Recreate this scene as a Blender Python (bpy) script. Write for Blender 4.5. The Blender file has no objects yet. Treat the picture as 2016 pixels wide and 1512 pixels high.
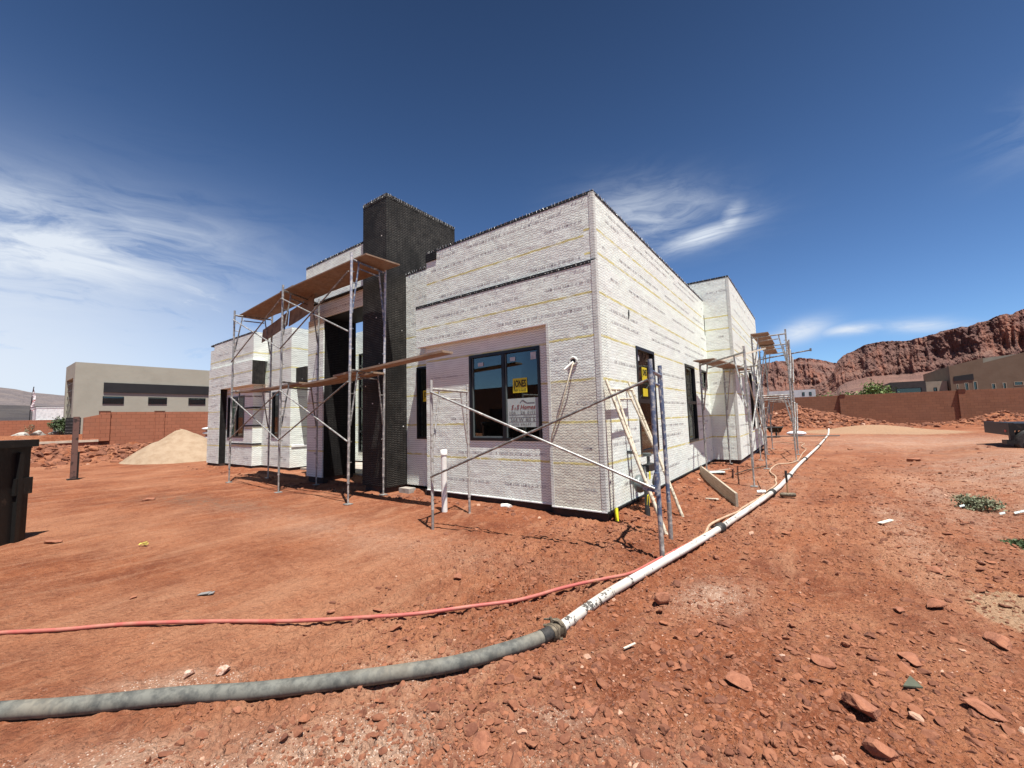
import bpy, bmesh, math, random
import numpy as np
from mathutils import Matrix, Vector
R = math.radians
random.seed(7); rng = np.random.default_rng(7)
S = bpy.context.scene
COL = S.collection

# ------------------------------------------------------------------ camera
cd = bpy.data.cameras.new('camera'); cam = bpy.data.objects.new('camera', cd); COL.objects.link(cam)
CAMR = ((0.80525336, 0.59228483, -0.0276716), (0.07205109, -0.0514219, 0.99607451), (0.58853689, -0.80408611, -0.08408242))
cam.matrix_world = Matrix.Translation((0, 0, 1.65)) @ Matrix(CAMR).transposed().to_4x4()
cd.sensor_width = 36; cd.lens = 36 * 802.585 / 2016; cd.clip_start = 0.05; cd.clip_end = 12000
S.camera = cam

# ------------------------------------------------------------------ light
SUNV = Vector((1, -.47, 3.3)).normalized()
elev = math.asin(SUNV.z); azim = math.atan2(SUNV.x, SUNV.y)
S.view_settings.view_transform = 'Standard'; S.view_settings.look = 'None'
S.view_settings.exposure = 0.90; S.view_settings.gamma = 1
sd = bpy.data.lights.new('sun', 'SUN'); sd.energy = 5.0; sd.angle = R(.5); sd.color = (1, .975, .92)
so = bpy.data.objects.new('sun', sd); COL.objects.link(so)
so.rotation_euler = (-SUNV).to_track_quat('-Z', 'Y').to_euler(); so.location = (20, -10, 60)
W = bpy.data.worlds.new('World'); S.world = W; W.use_nodes = True

class NT:
    """tiny node-building helper"""
    def __init__(s, nt): s.nt = nt; s.L = nt.links
    def n(s, typ, *ins, _out=0, **kw):
        d = s.nt.nodes.new(typ)
        for k, v in kw.items():
            if k[:2] == 'i_':
                s.put(d.inputs[k[2:].replace('_', ' ')], v)
            else: setattr(d, k, v)
        for i, v in enumerate(ins):
            if v is not None: s.put(d.inputs[i], v)
        return d
    def put(s, sock, v):
        if isinstance(v, bpy.types.Node): s.L.new(v.outputs[0], sock)
        elif isinstance(v, bpy.types.NodeSocket): s.L.new(v, sock)
        else:
            if hasattr(sock, 'default_value'):
                if sock.type == 'RGBA' and len(v) == 3: v = (*v, 1)
                sock.default_value = v
    def m(s, op, a, b=None, c=None, clamp=False):
        return s.n('ShaderNodeMath', a, b, c, operation=op, use_clamp=clamp)
    def mix(s, f, a, b, blend='MIX'):
        d = s.n('ShaderNodeMix', data_type='RGBA', blend_type=blend)
        s.put(d.inputs[0], f); s.put(d.inputs[6], a); s.put(d.inputs[7], b)
        return d.outputs[2]
    def noise(s, vec, scale, detail=3, rough=.55, dist=0.0):
        d = s.n('ShaderNodeTexNoise', i_Scale=scale, i_Detail=detail, i_Roughness=rough, i_Distortion=dist)
        if vec is not None: s.put(d.inputs['Vector'], vec)
        return d.outputs[0]
    def ramp(s, f, a, b):       # linear step a..b, clamped
        d = s.n('ShaderNodeMapRange'); s.put(d.inputs[0], f); d.inputs[1].default_value = a; d.inputs[2].default_value = b
        return d.outputs[0]
    def vscale(s, v, sc):
        return s.n('ShaderNodeVectorMath', v, sc, operation='MULTIPLY').outputs[0]

w = NT(W.node_tree); W.node_tree.nodes.clear()
sky = w.n('ShaderNodeTexSky'); sky.sky_type = 'NISHITA'; sky.sun_disc = False
sky.sun_elevation = elev; sky.sun_rotation = azim; sky.altitude = 900; sky.air_density = 1.0; sky.dust_density = .6; sky.ozone_density = 2.5
tc = w.n('ShaderNodeTexCoord'); sx = w.n('ShaderNodeSeparateXYZ', tc.outputs['Generated'])
X, Y, Z = sx.outputs
hyp = w.m('SQRT', w.m('ADD', w.m('MULTIPLY', X, X), w.m('MULTIPLY', Y, Y)))
el = w.m('DIVIDE', Z, w.m('MAXIMUM', hyp, .001)); az = w.m('MULTIPLY', w.m('ARCTAN2', X, Y), 57.2958)
def gauss(a0, e0, sa, se, tilt=0.0):
    da = w.m('SUBTRACT', az, a0); de = w.m('SUBTRACT', w.m('SUBTRACT', el, e0), w.m('MULTIPLY', da, tilt))
    q = w.m('ADD', w.m('POWER', w.m('DIVIDE', w.m('ABSOLUTE', da), sa), 2.0), w.m('POWER', w.m('DIVIDE', w.m('ABSOLUTE', de), se), 2.0))
    return w.m('EXPONENT', w.m('MULTIPLY', q, -1))
pv = w.n('ShaderNodeCombineXYZ', w.m('MULTIPLY', az, .032), w.m('MULTIPLY', el, 4.2), 0.0)
warp = w.n('ShaderNodeTexNoise', i_Scale=1.6, i_Detail=3.0); w.put(warp.inputs['Vector'], pv)
pw = w.n('ShaderNodeVectorMath', pv, w.vscale(warp.outputs[1], (1.1, .7, .6)), operation='ADD').outputs[0]
n1 = w.noise(w.vscale(pw, (1.0, 1.25, 1)), 2.0, 8, .6); n2 = w.noise(w.vscale(pw, (1.0, 1.9, 1)), 3.6, 8, .66)
wis = w.m('ADD', w.m('MULTIPLY', n1, .6), w.m('MULTIPLY', n2, .4))
# broad veil low in the west, torn streaks above it
veil = w.m('MULTIPLY', gauss(-95, .07, 30, .26), w.ramp(wis, .24, .47))
tear = w.m('MULTIPLY', gauss(-88, .31, 15, .085, .0020), w.ramp(wis, .42, .64))
tear2 = w.m('MULTIPLY', gauss(-77, .27, 8, .06, -.004), w.ramp(wis, .44, .62))
comma = w.m('MULTIPLY', w.m('MAXIMUM', w.m('MAXIMUM', gauss(-10, .402, 5.0, .024, .0030), gauss(-6.6, .425, 1.5, .030, .008)), w.m('MULTIPLY', gauss(-16, .475, 8.5, .075, -.003), .62)), w.ramp(w.m('ADD', w.m('MULTIPLY', n1, .45), w.m('MULTIPLY', n2, .55)), .37, .60))
puff = w.m('MULTIPLY', w.m('MAXIMUM', w.m('MAXIMUM', gauss(4.2, .150, 2.6, .010, -.0005), gauss(9.3, .141, 2.8, .012, -.0022)), w.m('MULTIPLY', gauss(-.5, .158, 2.6, .020, .003), .9)), w.ramp(wis, .36, .56))
puff2 = w.m('MULTIPLY', gauss(19, .43, 4, .05, .004), w.ramp(wis, .42, .7))
cl = w.m('MAXIMUM', w.m('MAXIMUM', w.m('ADD', veil, w.m('MULTIPLY', tear, 1.0), clamp=True), w.m('MULTIPLY', tear2, .8)), w.m('MAXIMUM', comma, w.m('MAXIMUM', puff, w.m('MULTIPLY', puff2, .35))))
cl = w.m('MULTIPLY', cl, .95, clamp=True)
dark = w.n('ShaderNodeMapRange'); w.put(dark.inputs[0], Z)      # deep desert sky: falls off towards the zenith
dark.inputs[1].default_value = 0.0; dark.inputs[2].default_value = .80; dark.inputs[3].default_value = .86; dark.inputs[4].default_value = .25
tint = w.mix(1.0, sky.outputs[0], (.70, .93, 1.20), 'MULTIPLY')
tint = w.n('ShaderNodeVectorMath', tint, operation='SCALE', i_Scale=dark).outputs[0]
cm = w.mix(cl, tint, (5.0, 5.4, 5.95))
bg = w.n('ShaderNodeBackground', cm, .085); w.n('ShaderNodeOutputWorld', bg)

# ------------------------------------------------------------------ materials
MATS = {}
def newmat(name):
    m = bpy.data.materials.new(name); m.use_nodes = True; nt = m.node_tree; nt.nodes.clear()
    t = NT(nt); p = t.n('ShaderNodeBsdfPrincipled'); o = t.n('ShaderNodeOutputMaterial'); nt.links.new(p.outputs[0], o.inputs[0])
    t.p = p; t.out = o; t.pos = t.n('ShaderNodeNewGeometry').outputs['Position']; t.obj = t.n('ShaderNodeTexCoord').outputs['Object']
    MATS[name] = m
    return m, t
def bump(t, h, dist=.01, st=.6):
    b = t.n('ShaderNodeBump', i_Strength=st, i_Distance=dist, i_Height=h); t.put(t.p.inputs['Normal'], b)
def simple(name, col, rough=.7, metal=0.0, var=.25, scale=8, bmp=.0, spec=.4, col2=None, lo=.42, hi=.68):
    m, t = newmat(name)
    nz = t.noise(t.obj, scale, 5, .6)
    c2 = col2 or tuple(c * (1 - var) for c in col)
    t.put(t.p.inputs['Base Color'], t.mix(t.ramp(nz, lo, hi), col, c2))
    t.put(t.p.inputs['Roughness'], rough); t.put(t.p.inputs['Metallic'], metal); t.p.inputs['Specular IOR Level'].default_value = spec
    if bmp: bump(t, t.noise(t.obj, scale * 5, 4), bmp)
    return m

def foam(name, bands, base=(.80, .86, .77), netk=.42, dull=0.0, pitch=.046):
    """white foam board under stucco netting: yellow joint strips at real heights, wavy wire rows, staples"""
    m, t = newmat(name)
    s = t.n('ShaderNodeSeparateXYZ', t.pos); px, py, pz = s.outputs
    h = t.m('ADD', px, py)
    big = t.noise(t.pos, 1.1, 3); mid = t.noise(t.pos, 9, 4, .65); fine = t.noise(t.pos, 55, 3, .7)
    c = t.mix(t.ramp(big, .4, .65), base, (.80, .84, .77))
    c = t.mix(t.m('MULTIPLY', t.ramp(mid, .48, .75), .25), c, (.62, .61, .60))
    # dull creamy exposed foam in the bottom of the pier
    if dull: c = t.mix(t.m('MULTIPLY', t.ramp(pz, 2.3, 2.2), dull), c, (.66, .62, .47))
    # yellow joint strips
    wob = t.m('MULTIPLY', t.m('SUBTRACT', t.noise(t.pos, 6, 3), .5), .035)
    zz = t.m('ADD', pz, wob); y = None
    for b in bands:
        k = t.m('LESS_THAN', t.m('ABSOLUTE', t.m('SUBTRACT', zz, b)), .020)
        y = k if y is None else t.m('MAXIMUM', y, k)
    if y is not None:
        c = t.mix(t.m('MULTIPLY', y, t.ramp(t.noise(t.pos, 3.1, 2), .22, .5)), c, (.66, .59, .24))
    # vertical board butt joints
    jb = t.m('LESS_THAN', t.m('FRACT', t.m('DIVIDE', t.m('ADD', h, t.m('MULTIPLY', t.m('FLOOR', t.m('DIVIDE', pz, .7)), 1.13)), 2.8)), .003)
    c = t.mix(t.m('MULTIPLY', jb, .45), c, (.45, .43, .38))
    # netting rows: zig-zag wires
    tri = t.m('ABSOLUTE', t.m('SUBTRACT', t.m('FRACT', t.m('DIVIDE', h, pitch * 1.9)), .5))
    v = t.m('FRACT', t.m('DIVIDE', t.m('ADD', t.m('ADD', pz, t.m('MULTIPLY', tri, pitch * .9)), t.m('MULTIPLY', t.m('SUBTRACT', mid, .5), .03)), pitch))
    wire = t.m('MULTIPLY', t.m('LESS_THAN', v, .26), t.ramp(t.noise(t.pos, 4, 3), .22, .5))
    c = t.mix(t.m('MULTIPLY', wire, netk), c, (.16, .15, .15))
    c = t.mix(t.m('MULTIPLY', t.ramp(fine, .60, .74), .36), c, (.30, .29, .29))
    # staples on the studs
    vo = t.n('ShaderNodeTexVoronoi', i_Scale=5.2, i_Randomness=.85); t.put(vo.inputs['Vector'], t.pos)
    c = t.mix(t.ramp(vo.outputs[0], .085, .06), c, (.88, .88, .88))
    c = t.mix(t.ramp(vo.outputs[0], .035, .02), c, (.12, .11, .10))
    t.put(t.p.inputs['Base Color'], c); t.put(t.p.inputs['Roughness'], .75)
    hgt = t.m('ADD', t.m('MULTIPLY', wire, -.5), t.m('ADD', mid, t.m('MULTIPLY', fine, .5)))
    b1 = t.n('ShaderNodeBump', i_Strength=1.0, i_Distance=.016, i_Height=t.noise(t.vscale(t.pos, (1, 1, 1.4)), 2.4, 2, .5))
    b2 = t.n('ShaderNodeBump', i_Strength=.9, i_Distance=.009, i_Height=hgt); t.put(b2.inputs['Normal'], b1); t.put(t.p.inputs['Normal'], b2)
    return m
YB = [.88, 1.56, 2.25, 2.96, 3.68]
foam('foam_front', YB, netk=.50); foam('foam_pier', YB, netk=.66, dull=.6); foam('foam_upper', [4.69], netk=.55)
foam('foam_side', YB + [4.37, 4.78], netk=.24, pitch=.05); foam('foam_left', YB + [4.37], base=(.74, .78, .72), netk=.5, pitch=.07)

def netting(name, base, wirec, pitch=.05, k=.8, flecks=True):
    m, t = newmat(name)
    s = t.n('ShaderNodeSeparateXYZ', t.pos); px, py, pz = s.outputs
    h = t.m('ADD', px, py); mid = t.noise(t.pos, 7, 4, .6)
    tri = t.m('ABSOLUTE', t.m('SUBTRACT', t.m('FRACT', t.m('DIVIDE', h, pitch * 2)), .5))
    v = t.m('FRACT', t.m('DIVIDE', t.m('ADD', t.m('ADD', pz, t.m('MULTIPLY', tri, pitch * .8)), t.m('MULTIPLY', mid, .03)), pitch))
    wire = t.m('LESS_THAN', v, .34)
    brk = t.m('GREATER_THAN', tri, .05)
    wire = t.m('MULTIPLY', t.m('MULTIPLY', wire, brk), t.ramp(mid, .2, .62))
    c = t.mix(t.m('MULTIPLY', t.m('MULTIPLY', wire, k), t.ramp(t.noise(t.vscale(t.pos, (1, 1, .6)), 1.4, 4, .6), .30, .62)), base, wirec)
    if flecks:
        vo = t.n('ShaderNodeTexVoronoi', i_Scale=2.1, i_Randomness=1.0); t.put(vo.inputs['Vector'], t.vscale(t.pos, (1, 1, 1.5)))
        c = t.mix(t.ramp(vo.outputs[0], .05, .035), c, (.75, .73, .68))
    t.put(t.p.inputs['Base Color'], c); t.put(t.p.inputs['Roughness'], .65); t.put(t.p.inputs['Metallic'], 0.0)
    t.p.inputs['Specular IOR Level'].default_value = .2
    bump(t, t.m('ADD', t.m('MULTIPLY', wire, 1.0), mid), .006, .7)
    return m
netting('black_netting', (.008, .007, .006), (.15, .137, .118), pitch=.042, k=.75); netting('black_netting_plain', (.006, .005, .005), (.06, .055, .05), flecks=False)
netting('corner_netting', (.62, .63, .58), (.08, .08, .08), pitch=.045, k=.85, flecks=False)
simple('black_paper', (.012, .012, .013), .7, scale=20, bmp=.004)
simple('wire_light', (.62, .62, .60), .4, .3)
simple('print_ink', (.30, .29, .29), .9, var=.0, col2=(.62, .61, .60), scale=9, lo=.35, hi=.7)
simple('pen_ink', (.10, .09, .09), .9, var=0)
simple('concrete', (.34, .31, .27), .9, scale=3, bmp=.01, col2=(.25, .19, .15))
simple('dark_foundation', (.030, .020, .017), .9, scale=6, bmp=.008, col2=(.065, .036, .026))
simple('window_black', (.010, .010, .011), .35, var=0)
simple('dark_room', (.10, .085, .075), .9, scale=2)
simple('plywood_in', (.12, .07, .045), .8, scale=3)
simple('roofing', (.45, .44, .42), .9, scale=2)
simple('galv', (.30, .295, .28), .45, .45, scale=14, bmp=.002, col2=(.58, .55, .50), lo=.50, hi=.62)
simple('galv_dark', (.16, .15, .14), .5, .5, scale=14, col2=(.38, .36, .33), lo=.5, hi=.62)
simple('grey_tube', (.47, .455, .42), .5, .2, scale=20, bmp=.003, col2=(.24, .21, .17), lo=.52, hi=.64)
simple('cream_tube', (.60, .53, .40), .6, .0, scale=22, bmp=.003, col2=(.22, .17, .11), lo=.52, hi=.64)
simple('blue_tube', (.095, .125, .20), .55, .2, scale=13, bmp=.002, col2=(.42, .41, .39), lo=.48, hi=.60)
simple('blue_grey_tube', (.33, .35, .42), .5, .3, scale=16, bmp=.002, col2=(.65, .62, .58), lo=.45, hi=.6)
simple('pvc', (.80, .79, .74), .45, scale=5, col2=(.64, .61, .55))
simple('rubber', (.02, .02, .019), .6, scale=20, col2=(.06, .05, .045))
simple('rust_clamp', (.085, .065, .045), .65, .4, scale=30, bmp=.004, col2=(.20, .16, .11))
simple('red_rubber', (.36, .085, .07), .6, scale=6, col2=(.37, .15, .105), bmp=.002)
simple('tan_hose', (.36, .22, .14), .75, scale=5, col2=(.44, .33, .23))
simple('sand', (.315, .228, .152), .95, scale=2.6, bmp=.05, col2=(.26, .178, .112))
simple('gravel_tan', (.38, .23, .14), .95, scale=8, bmp=.03, col2=(.24, .12, .07))
simple('stucco_tan', (.36, .34, .275), .95, scale=.8, col2=(.325, .305, .245), bmp=.01)
simple('stucco_brown', (.175, .125, .085), .95, scale=1, col2=(.15, .105, .07), bmp=.01)
simple('stucco_pale', (.34, .29, .22), .95, scale=1)
simple('stucco_dark', (.05, .045, .045), .9, scale=3, bmp=.02)
simple('stucco_white', (.60, .62, .62), .9, scale=1)
simple('dark_panel', (.022, .020, .019), .5, scale=2)
simple('steel_black', (.014, .013, .012), .5, .2, scale=4, bmp=.006, col2=(.10, .075, .055), lo=.60, hi=.80)
simple('brown_metal', (.14, .075, .06), .7, scale=5, col2=(.03, .02, .018), lo=.5, hi=.6)
simple('white_bag', (.75, .76, .78), .55, scale=5, bmp=.02)
simple('weathered_ply', (.24, .17, .11), .85, scale=4, bmp=.004, col2=(.13, .085, .055))
simple('white_paint', (.78, .78, .76), .5, scale=5)
simple('boulder', (.42, .40, .36), .95, scale=3, bmp=.04, col2=(.24, .22, .18))
simple('yellow_scrap', (.62, .55, .10), .6); simple('grey_scrap', (.22, .21, .20), .6, scale=30); simple('green_slab', (.085, .09, .06), .8)
simple('gauge_grey', (.13, .15, .145), .45, .2, scale=6); simple('pipe_dark', (.05, .05, .05), .5, .4, scale=10)
simple('yellow_tag', (.80, .75, .03), .5, var=.1); simple('flag_cloth', (.66, .62, .62), .8, scale=3, col2=(.35, .12, .12), lo=.52, hi=.6)
simple('sticker_yellow', (.62, .50, .02), .5, var=.05); simple('paper', (.40, .45, .43), .7, var=.1); simple('sticker_white', (.50, .52, .52), .6)
simple('red_ink', (.19, .035, .03), .8, var=0); simple('rim_white', (.65, .65, .63), .4, .2)
simple('bark', (.10, .075, .05), .9, scale=10, bmp=.01); simple('wood_handle', (.38, .22, .11), .6, scale=5); simple('trailer_red', (.5, .02, .02), .4)
simple('pale_slab', (.62, .50, .38), .9, scale=3)

def leafmat(name, a, b):
    m, t = newmat(name)
    r = t.n('ShaderNodeNewGeometry').outputs['Random Per Island']
    t.put(t.p.inputs['Base Color'], t.mix(r, a, b)); t.put(t.p.inputs['Roughness'], .7)
leafmat('leaf_green', (.045, .085, .015), (.16, .22, .05)); leafmat('leaf_weed', (.08, .10, .05), (.25, .25, .15)); leafmat('leaf_dark', (.03, .055, .015), (.09, .13, .05))

def wood(name, a, b, sc=(1.2, 14, 14), osb=False):
    m, t = newmat(name)
    v = t.vscale(t.obj, sc); nz = t.noise(v, 2.2, 6, .65, .6); st = t.noise(t.obj, 2.3, 3)
    c = t.mix(t.ramp(nz, .38, .66), a, b)
    if osb:
        vo = t.n('ShaderNodeTexVoronoi', i_Scale=16.0); t.put(vo.inputs['Vector'], t.vscale(t.obj, (1, 2.2, 1)))
        c = t.mix(.5, c, t.mix(vo.outputs['Color'], a, b))
    c = t.mix(t.m('MULTIPLY', t.ramp(st, .5, .72), .5), c, (.30, .25, .20))
    t.put(t.p.inputs['Base Color'], c); t.put(t.p.inputs['Roughness'], .8); bump(t, nz, .004, .5)
wood('plank_wood', (.32, .22, .145), (.17, .108, .068)); wood('ply_under', (.27, .165, .10), (.15, .088, .054), (3, 5, 5), True)
wood('board_grey', (.40, .33, .25), (.24, .19, .13)); wood('white_board', (.70, .64, .52), (.55, .48, .37))

m, t = newmat('glass')          # dark reflective glazing one can partly see through
nt = m.node_tree; nt.nodes.remove(t.p)
gl = t.n('ShaderNodeBsdfGlossy', (.9, .93, .92, 1), .01); tr = t.n('ShaderNodeBsdfTransparent', (.36, .41, .40, 1))
lw = t.n('ShaderNodeLayerWeight', .42); f = t.m('ADD', t.m('MULTIPLY', lw.outputs[0], .55), .05)
mx = t.n('ShaderNodeMixShader', f, tr, gl); nt.links.new(mx.outputs[0], t.out.inputs[0])

# dirt ---------------------------------------------------------------
def dirt(name, ground=True):
    m, t = newmat(name)
    n0 = t.noise(t.pos, .22, 4, .6); n1 = t.noise(t.pos, 1.3, 6, .62); n2 = t.noise(t.pos, 9, 6, .68); n3 = t.noise(t.pos, 60, 4, .7)
    rd = (.268, .090, .040); dk = (.172, .052, .024); lt = (.375, .172, .095); pale = (.43, .29, .21)
    c = t.mix(t.ramp(n1, .38, .62), rd, dk)
    c = t.mix(t.m('MULTIPLY', t.ramp(n0, .46, .66), .75), c, lt)
    c = t.mix(t.m('MULTIPLY', t.ramp(n2, .50, .72), .55), c, lt)
    c = t.mix(t.m('MULTIPLY', t.ramp(n2, .46, .34), .45), c, (.15, .042, .022))
    c = t.mix(t.m('MULTIPLY', t.ramp(n3, .60, .72), .35), c, (.44, .22, .14))
    c = t.mix(t.m('MULTIPLY', t.ramp(n3, .42, .31), .6), c, (.085, .028, .017))  # crevice shade between soil crumbs, painted as dark specks
    nk = t.noise(t.vscale(t.pos, (.9, .9, 1)), 24, 5, .72); c = t.mix(t.m('MULTIPLY', t.ramp(nk, .45, .36), .45), c, (.10, .033, .019)); c = t.mix(t.m('MULTIPLY', t.ramp(nk, .57, .68), .45), c, (.42, .21, .125))  # shaded gaps between clods painted in too, then paler crumbs
    sk = t.noise(t.vscale(t.pos, (1.9, .5, 1)), 1.1, 7, .68, 1.3); c = t.mix(t.m('MULTIPLY', t.ramp(sk, .50, .66), .45), c, (.40, .205, .12)); c = t.mix(t.m('MULTIPLY', t.ramp(sk, .44, .34), .3), c, (.150, .052, .028))
    if ground:
        s = t.n('ShaderNodeSeparateXYZ', t.pos); px, py, pz = s.outputs
        def blob(x0, y0, rx, ry, k, rot=0):
            ca, sa = math.cos(rot), math.sin(rot)
            dx = t.m('SUBTRACT', px, x0); dy = t.m('SUBTRACT', py, y0)
            u = t.m('DIVIDE', t.m('ADD', t.m('MULTIPLY', dx, ca), t.m('MULTIPLY', dy, sa)), rx)
            v = t.m('DIVIDE', t.m('SUBTRACT', t.m('MULTIPLY', dy, ca), t.m('MULTIPLY', dx, sa)), ry)
            q = t.m('EXPONENT', t.m('MULTIPLY', t.m('ADD', t.m('MULTIPLY', u, u), t.m('MULTIPLY', v, v)), -1))
            return t.m('MULTIPLY', q, k)
        # chalky caliche patches: pale, speckled
        B = None
        for a in ((-2.2, .95, .75, .30, 1.0, .9), (-2.5, .65, .35, .25, .8), (-.85, 4.1, .55, .28, 1.0, 1.2), (-1.25, 1.6, .6, .25, .7, .5), (-.6, 2.1, .7, .25, .5, .3), (-3.4, .95, .5, .15, .9, .85), (-2.2, 1.9, .55, .2, .8, .8), (-1.9, 1.3, .5, .35, 1.0, .6), (-2.9, .45, .7, .2, .9, .85), (-1.3, 2.0, .35, .15, .8, .5), (-1.0, 1.7, .4, .2, .8), (-4.3, 3.9, .6, .4, .3), (4.2, 15, 2.2, 6, .9, -.2), (6, 27, 8, 7, .8), (1.8, 11, .7, 4, .6), (.9, 8, .35, 3, .55), (-.9, 13, .8, 6, .4), (-6, 3.6, 4, .5, .35, .05)):
            b = blob(*a); B = b if B is None else t.m('MAXIMUM', B, b)
        pm = t.m('MULTIPLY', B, t.ramp(t.m('ADD', t.m('MULTIPLY', n2, .5), t.m('MULTIPLY', n1, .5)), .36, .60))
        c = t.mix(t.m('MULTIPLY', pm, .78), c, pale)
        vo = t.n('ShaderNodeTexVoronoi', i_Scale=62.0); t.put(vo.inputs['Vector'], t.pos)
        sp = t.m('MULTIPLY', t.ramp(vo.outputs[0], .30, .20), t.ramp(t.m('ADD', t.m('MULTIPLY', B, .4), t.noise(t.pos, 11, 2)), .62, .85))
        c = t.mix(t.m('MULTIPLY', sp, .8), c, (.70, .56, .46))
        # tan gravel spill at the right edge of the lot, sandy strip by the wall
        gv = t.ramp(t.m('ADD', t.m('MAXIMUM', blob(1.30, 5.05, .42, .55, 1.15), blob(3.5, 38, 6, 5, .9)), t.m('MULTIPLY', n2, .35)), .66, .74)
        c = t.mix(t.m('MULTIPLY', gv, .8), c, t.mix(t.ramp(n3, .4, .6), (.44, .30, .19), (.26, .155, .09)))
        # ash-grey rubbed dirt left of the house
        ag = t.m('MULTIPLY', blob(-11, 3.3, 2.2, .45, .7, .25), t.ramp(n2, .42, .6)); c = t.mix(ag, c, (.13, .09, .065))
    t.put(t.p.inputs['Base Color'], c); t.put(t.p.inputs['Roughness'], .95); t.p.inputs['Specular IOR Level'].default_value = .15
    ck = t.n('ShaderNodeTexVoronoi', i_Scale=34.0); t.put(ck.inputs['Vector'], t.n('ShaderNodeVectorMath', t.pos, t.vscale(t.n('ShaderNodeTexNoise', i_Scale=20.0).outputs[1], (.03, .03, .03)), operation='ADD').outputs[0])
    hh = t.m('ADD', t.m('ADD', t.m('MULTIPLY', n2, 1.0), t.m('MULTIPLY', ck.outputs[0], -.35)), t.m('ADD', t.m('MULTIPLY', n3, .30), t.m('MULTIPLY', t.noise(t.pos, 190, 3, .7), .10)))
    bump(t, hh, .06, 1.0)
dirt('dirt'); dirt('dirt_clod', False)
m, t = newmat('stone')
rpi = t.n('ShaderNodeNewGeometry').outputs['Random Per Island']; nz = t.noise(t.pos, 30, 4, .65)
c = t.mix(rpi, (.120, .041, .022), (.262, .098, .048)); c = t.mix(t.m('GREATER_THAN', rpi, .99), c, (.42, .25, .17))
c = t.mix(t.m('MULTIPLY', t.ramp(nz, .48, .7), .4), c, (.33, .150, .082))
t.put(t.p.inputs['Base Color'], c); t.put(t.p.inputs['Roughness'], .95); bump(t, nz, .010, .9)
m, t = newmat('rock_red'); n1_ = t.noise(t.pos, 16, 5, .65); n2_ = t.noise(t.pos, 70, 4, .7)
c = t.mix(t.ramp(n1_, .40, .62), (.285, .112, .060), (.205, .074, .040)); c = t.mix(t.m('MULTIPLY', t.ramp(n2_, .52, .70), .4), c, (.40, .19, .115))
t.put(t.p.inputs['Base Color'], c); t.put(t.p.inputs['Roughness'], .95); bump(t, t.m('ADD', n1_, t.m('MULTIPLY', n2_, .4)), .012, .8)
m, t = newmat('stone_pale'); nz = t.noise(t.pos, 35, 4, .65)
t.put(t.p.inputs['Base Color'], t.mix(t.ramp(nz, .4, .62), (.52, .37, .29), (.33, .15, .09))); t.put(t.p.inputs['Roughness'], .95); bump(t, nz, .006, .7)

m, t = newmat('cliff_rock')
v1 = t.noise(t.vscale(t.pos, (1, 1, .12)), .045, 7, .66); v2 = t.noise(t.vscale(t.pos, (.18, .18, 2.2)), .05, 5, .6); v3 = t.noise(t.pos, .14, 6, .7)
c = t.mix(t.ramp(v1, .42, .58), (.29, .112, .070), (.115, .046, .037))
c = t.mix(t.m('MULTIPLY', t.ramp(v2, .52, .62), .35), c, (.30, .13, .085))
c = t.mix(t.m('MULTIPLY', t.ramp(v3, .52, .64), .5), c, (.38, .20, .135))
v4 = t.noise(t.vscale(t.pos, (1, 1, .35)), .018, 5, .6); c = t.mix(t.m('MULTIPLY', t.ramp(v4, .47, .55), .70), c, (.085, .042, .039))  # dark desert varnish, increased so the colour also carries shade on the faces
nrm = t.n('ShaderNodeSeparateXYZ', t.n('ShaderNodeNewGeometry').outputs['True Normal']).outputs[2]
c = t.mix(t.m('MULTIPLY', t.ramp(nrm, .35, .7), .85), c, t.mix(t.ramp(v2, .45, .6), (.135, .068, .052), (.165, .09, .068)))
t.put(t.p.inputs['Base Color'], c); t.put(t.p.inputs['Roughness'], 1.0); bump(t, t.m('ADD', v1, t.m('MULTIPLY', v3, .7)), 6, 1.0)
m, t = newmat('hill_grey')
v1 = t.noise(t.pos, .006, 7, .66); v2 = t.noise(t.pos, .03, 6, .65)
c = t.mix(t.ramp(v1, .4, .6), (.120, .098, .098), (.165, .130, .118)); c = t.mix(t.m('MULTIPLY', t.ramp(v2, .48, .6), .6), c, (.085, .072, .076))
t.put(t.p.inputs['Base Color'], c); t.put(t.p.inputs['Roughness'], 1.0); bump(t, v1, 60, 1)
m, t = newmat('lava_hill')
v1 = t.noise(t.vscale(t.pos, (1, 1, 4)), .03, 7, .66)
t.put(t.p.inputs['Base Color'], t.mix(t.ramp(v1, .42, .58), (.065, .052, .044), (.030, .023, .023))); t.put(t.p.inputs['Roughness'], 1.0); bump(t, v1, 6, 1)

def block(name, ax, off=0.0, a=(.24, .098, .055), b=(.20, .080, .045), bh=.235, bw=.47):
    """masonry courses laid along world axis ax"""
    m, t = newmat(name)
    s = t.n('ShaderNodeSeparateXYZ', t.pos); u = s.outputs[ax]; z = s.outputs[2]
    v = t.n('ShaderNodeCombineXYZ', u, z, 0.0)
    br = t.n('ShaderNodeTexBrick', i_Color1=a, i_Color2=b, i_Mortar=tuple(x * .62 for x in b), i_Scale=1.0, i_Mortar_Size=.009, i_Brick_Width=bw, i_Row_Height=bh, i_Bias=0.0)
    t.put(br.inputs['Vector'], v)
    n = t.noise(t.pos, .9, 4); c = t.mix(t.m('MULTIPLY', t.ramp(n, .45, .7), .35), br.outputs[0], (.27, .125, .075))
    t.put(t.p.inputs['Base Color'], c); t.put(t.p.inputs['Roughness'], .95); bump(t, t.m('ADD', br.outputs[1], t.m('MULTIPLY', t.noise(t.pos, 30, 3), -.5)), -.01, .6)
block('block_x', 0, a=(.255, .112, .060), b=(.215, .092, .050)); block('block_y', 1, a=(.36, .135, .072), b=(.32, .118, .062))

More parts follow.
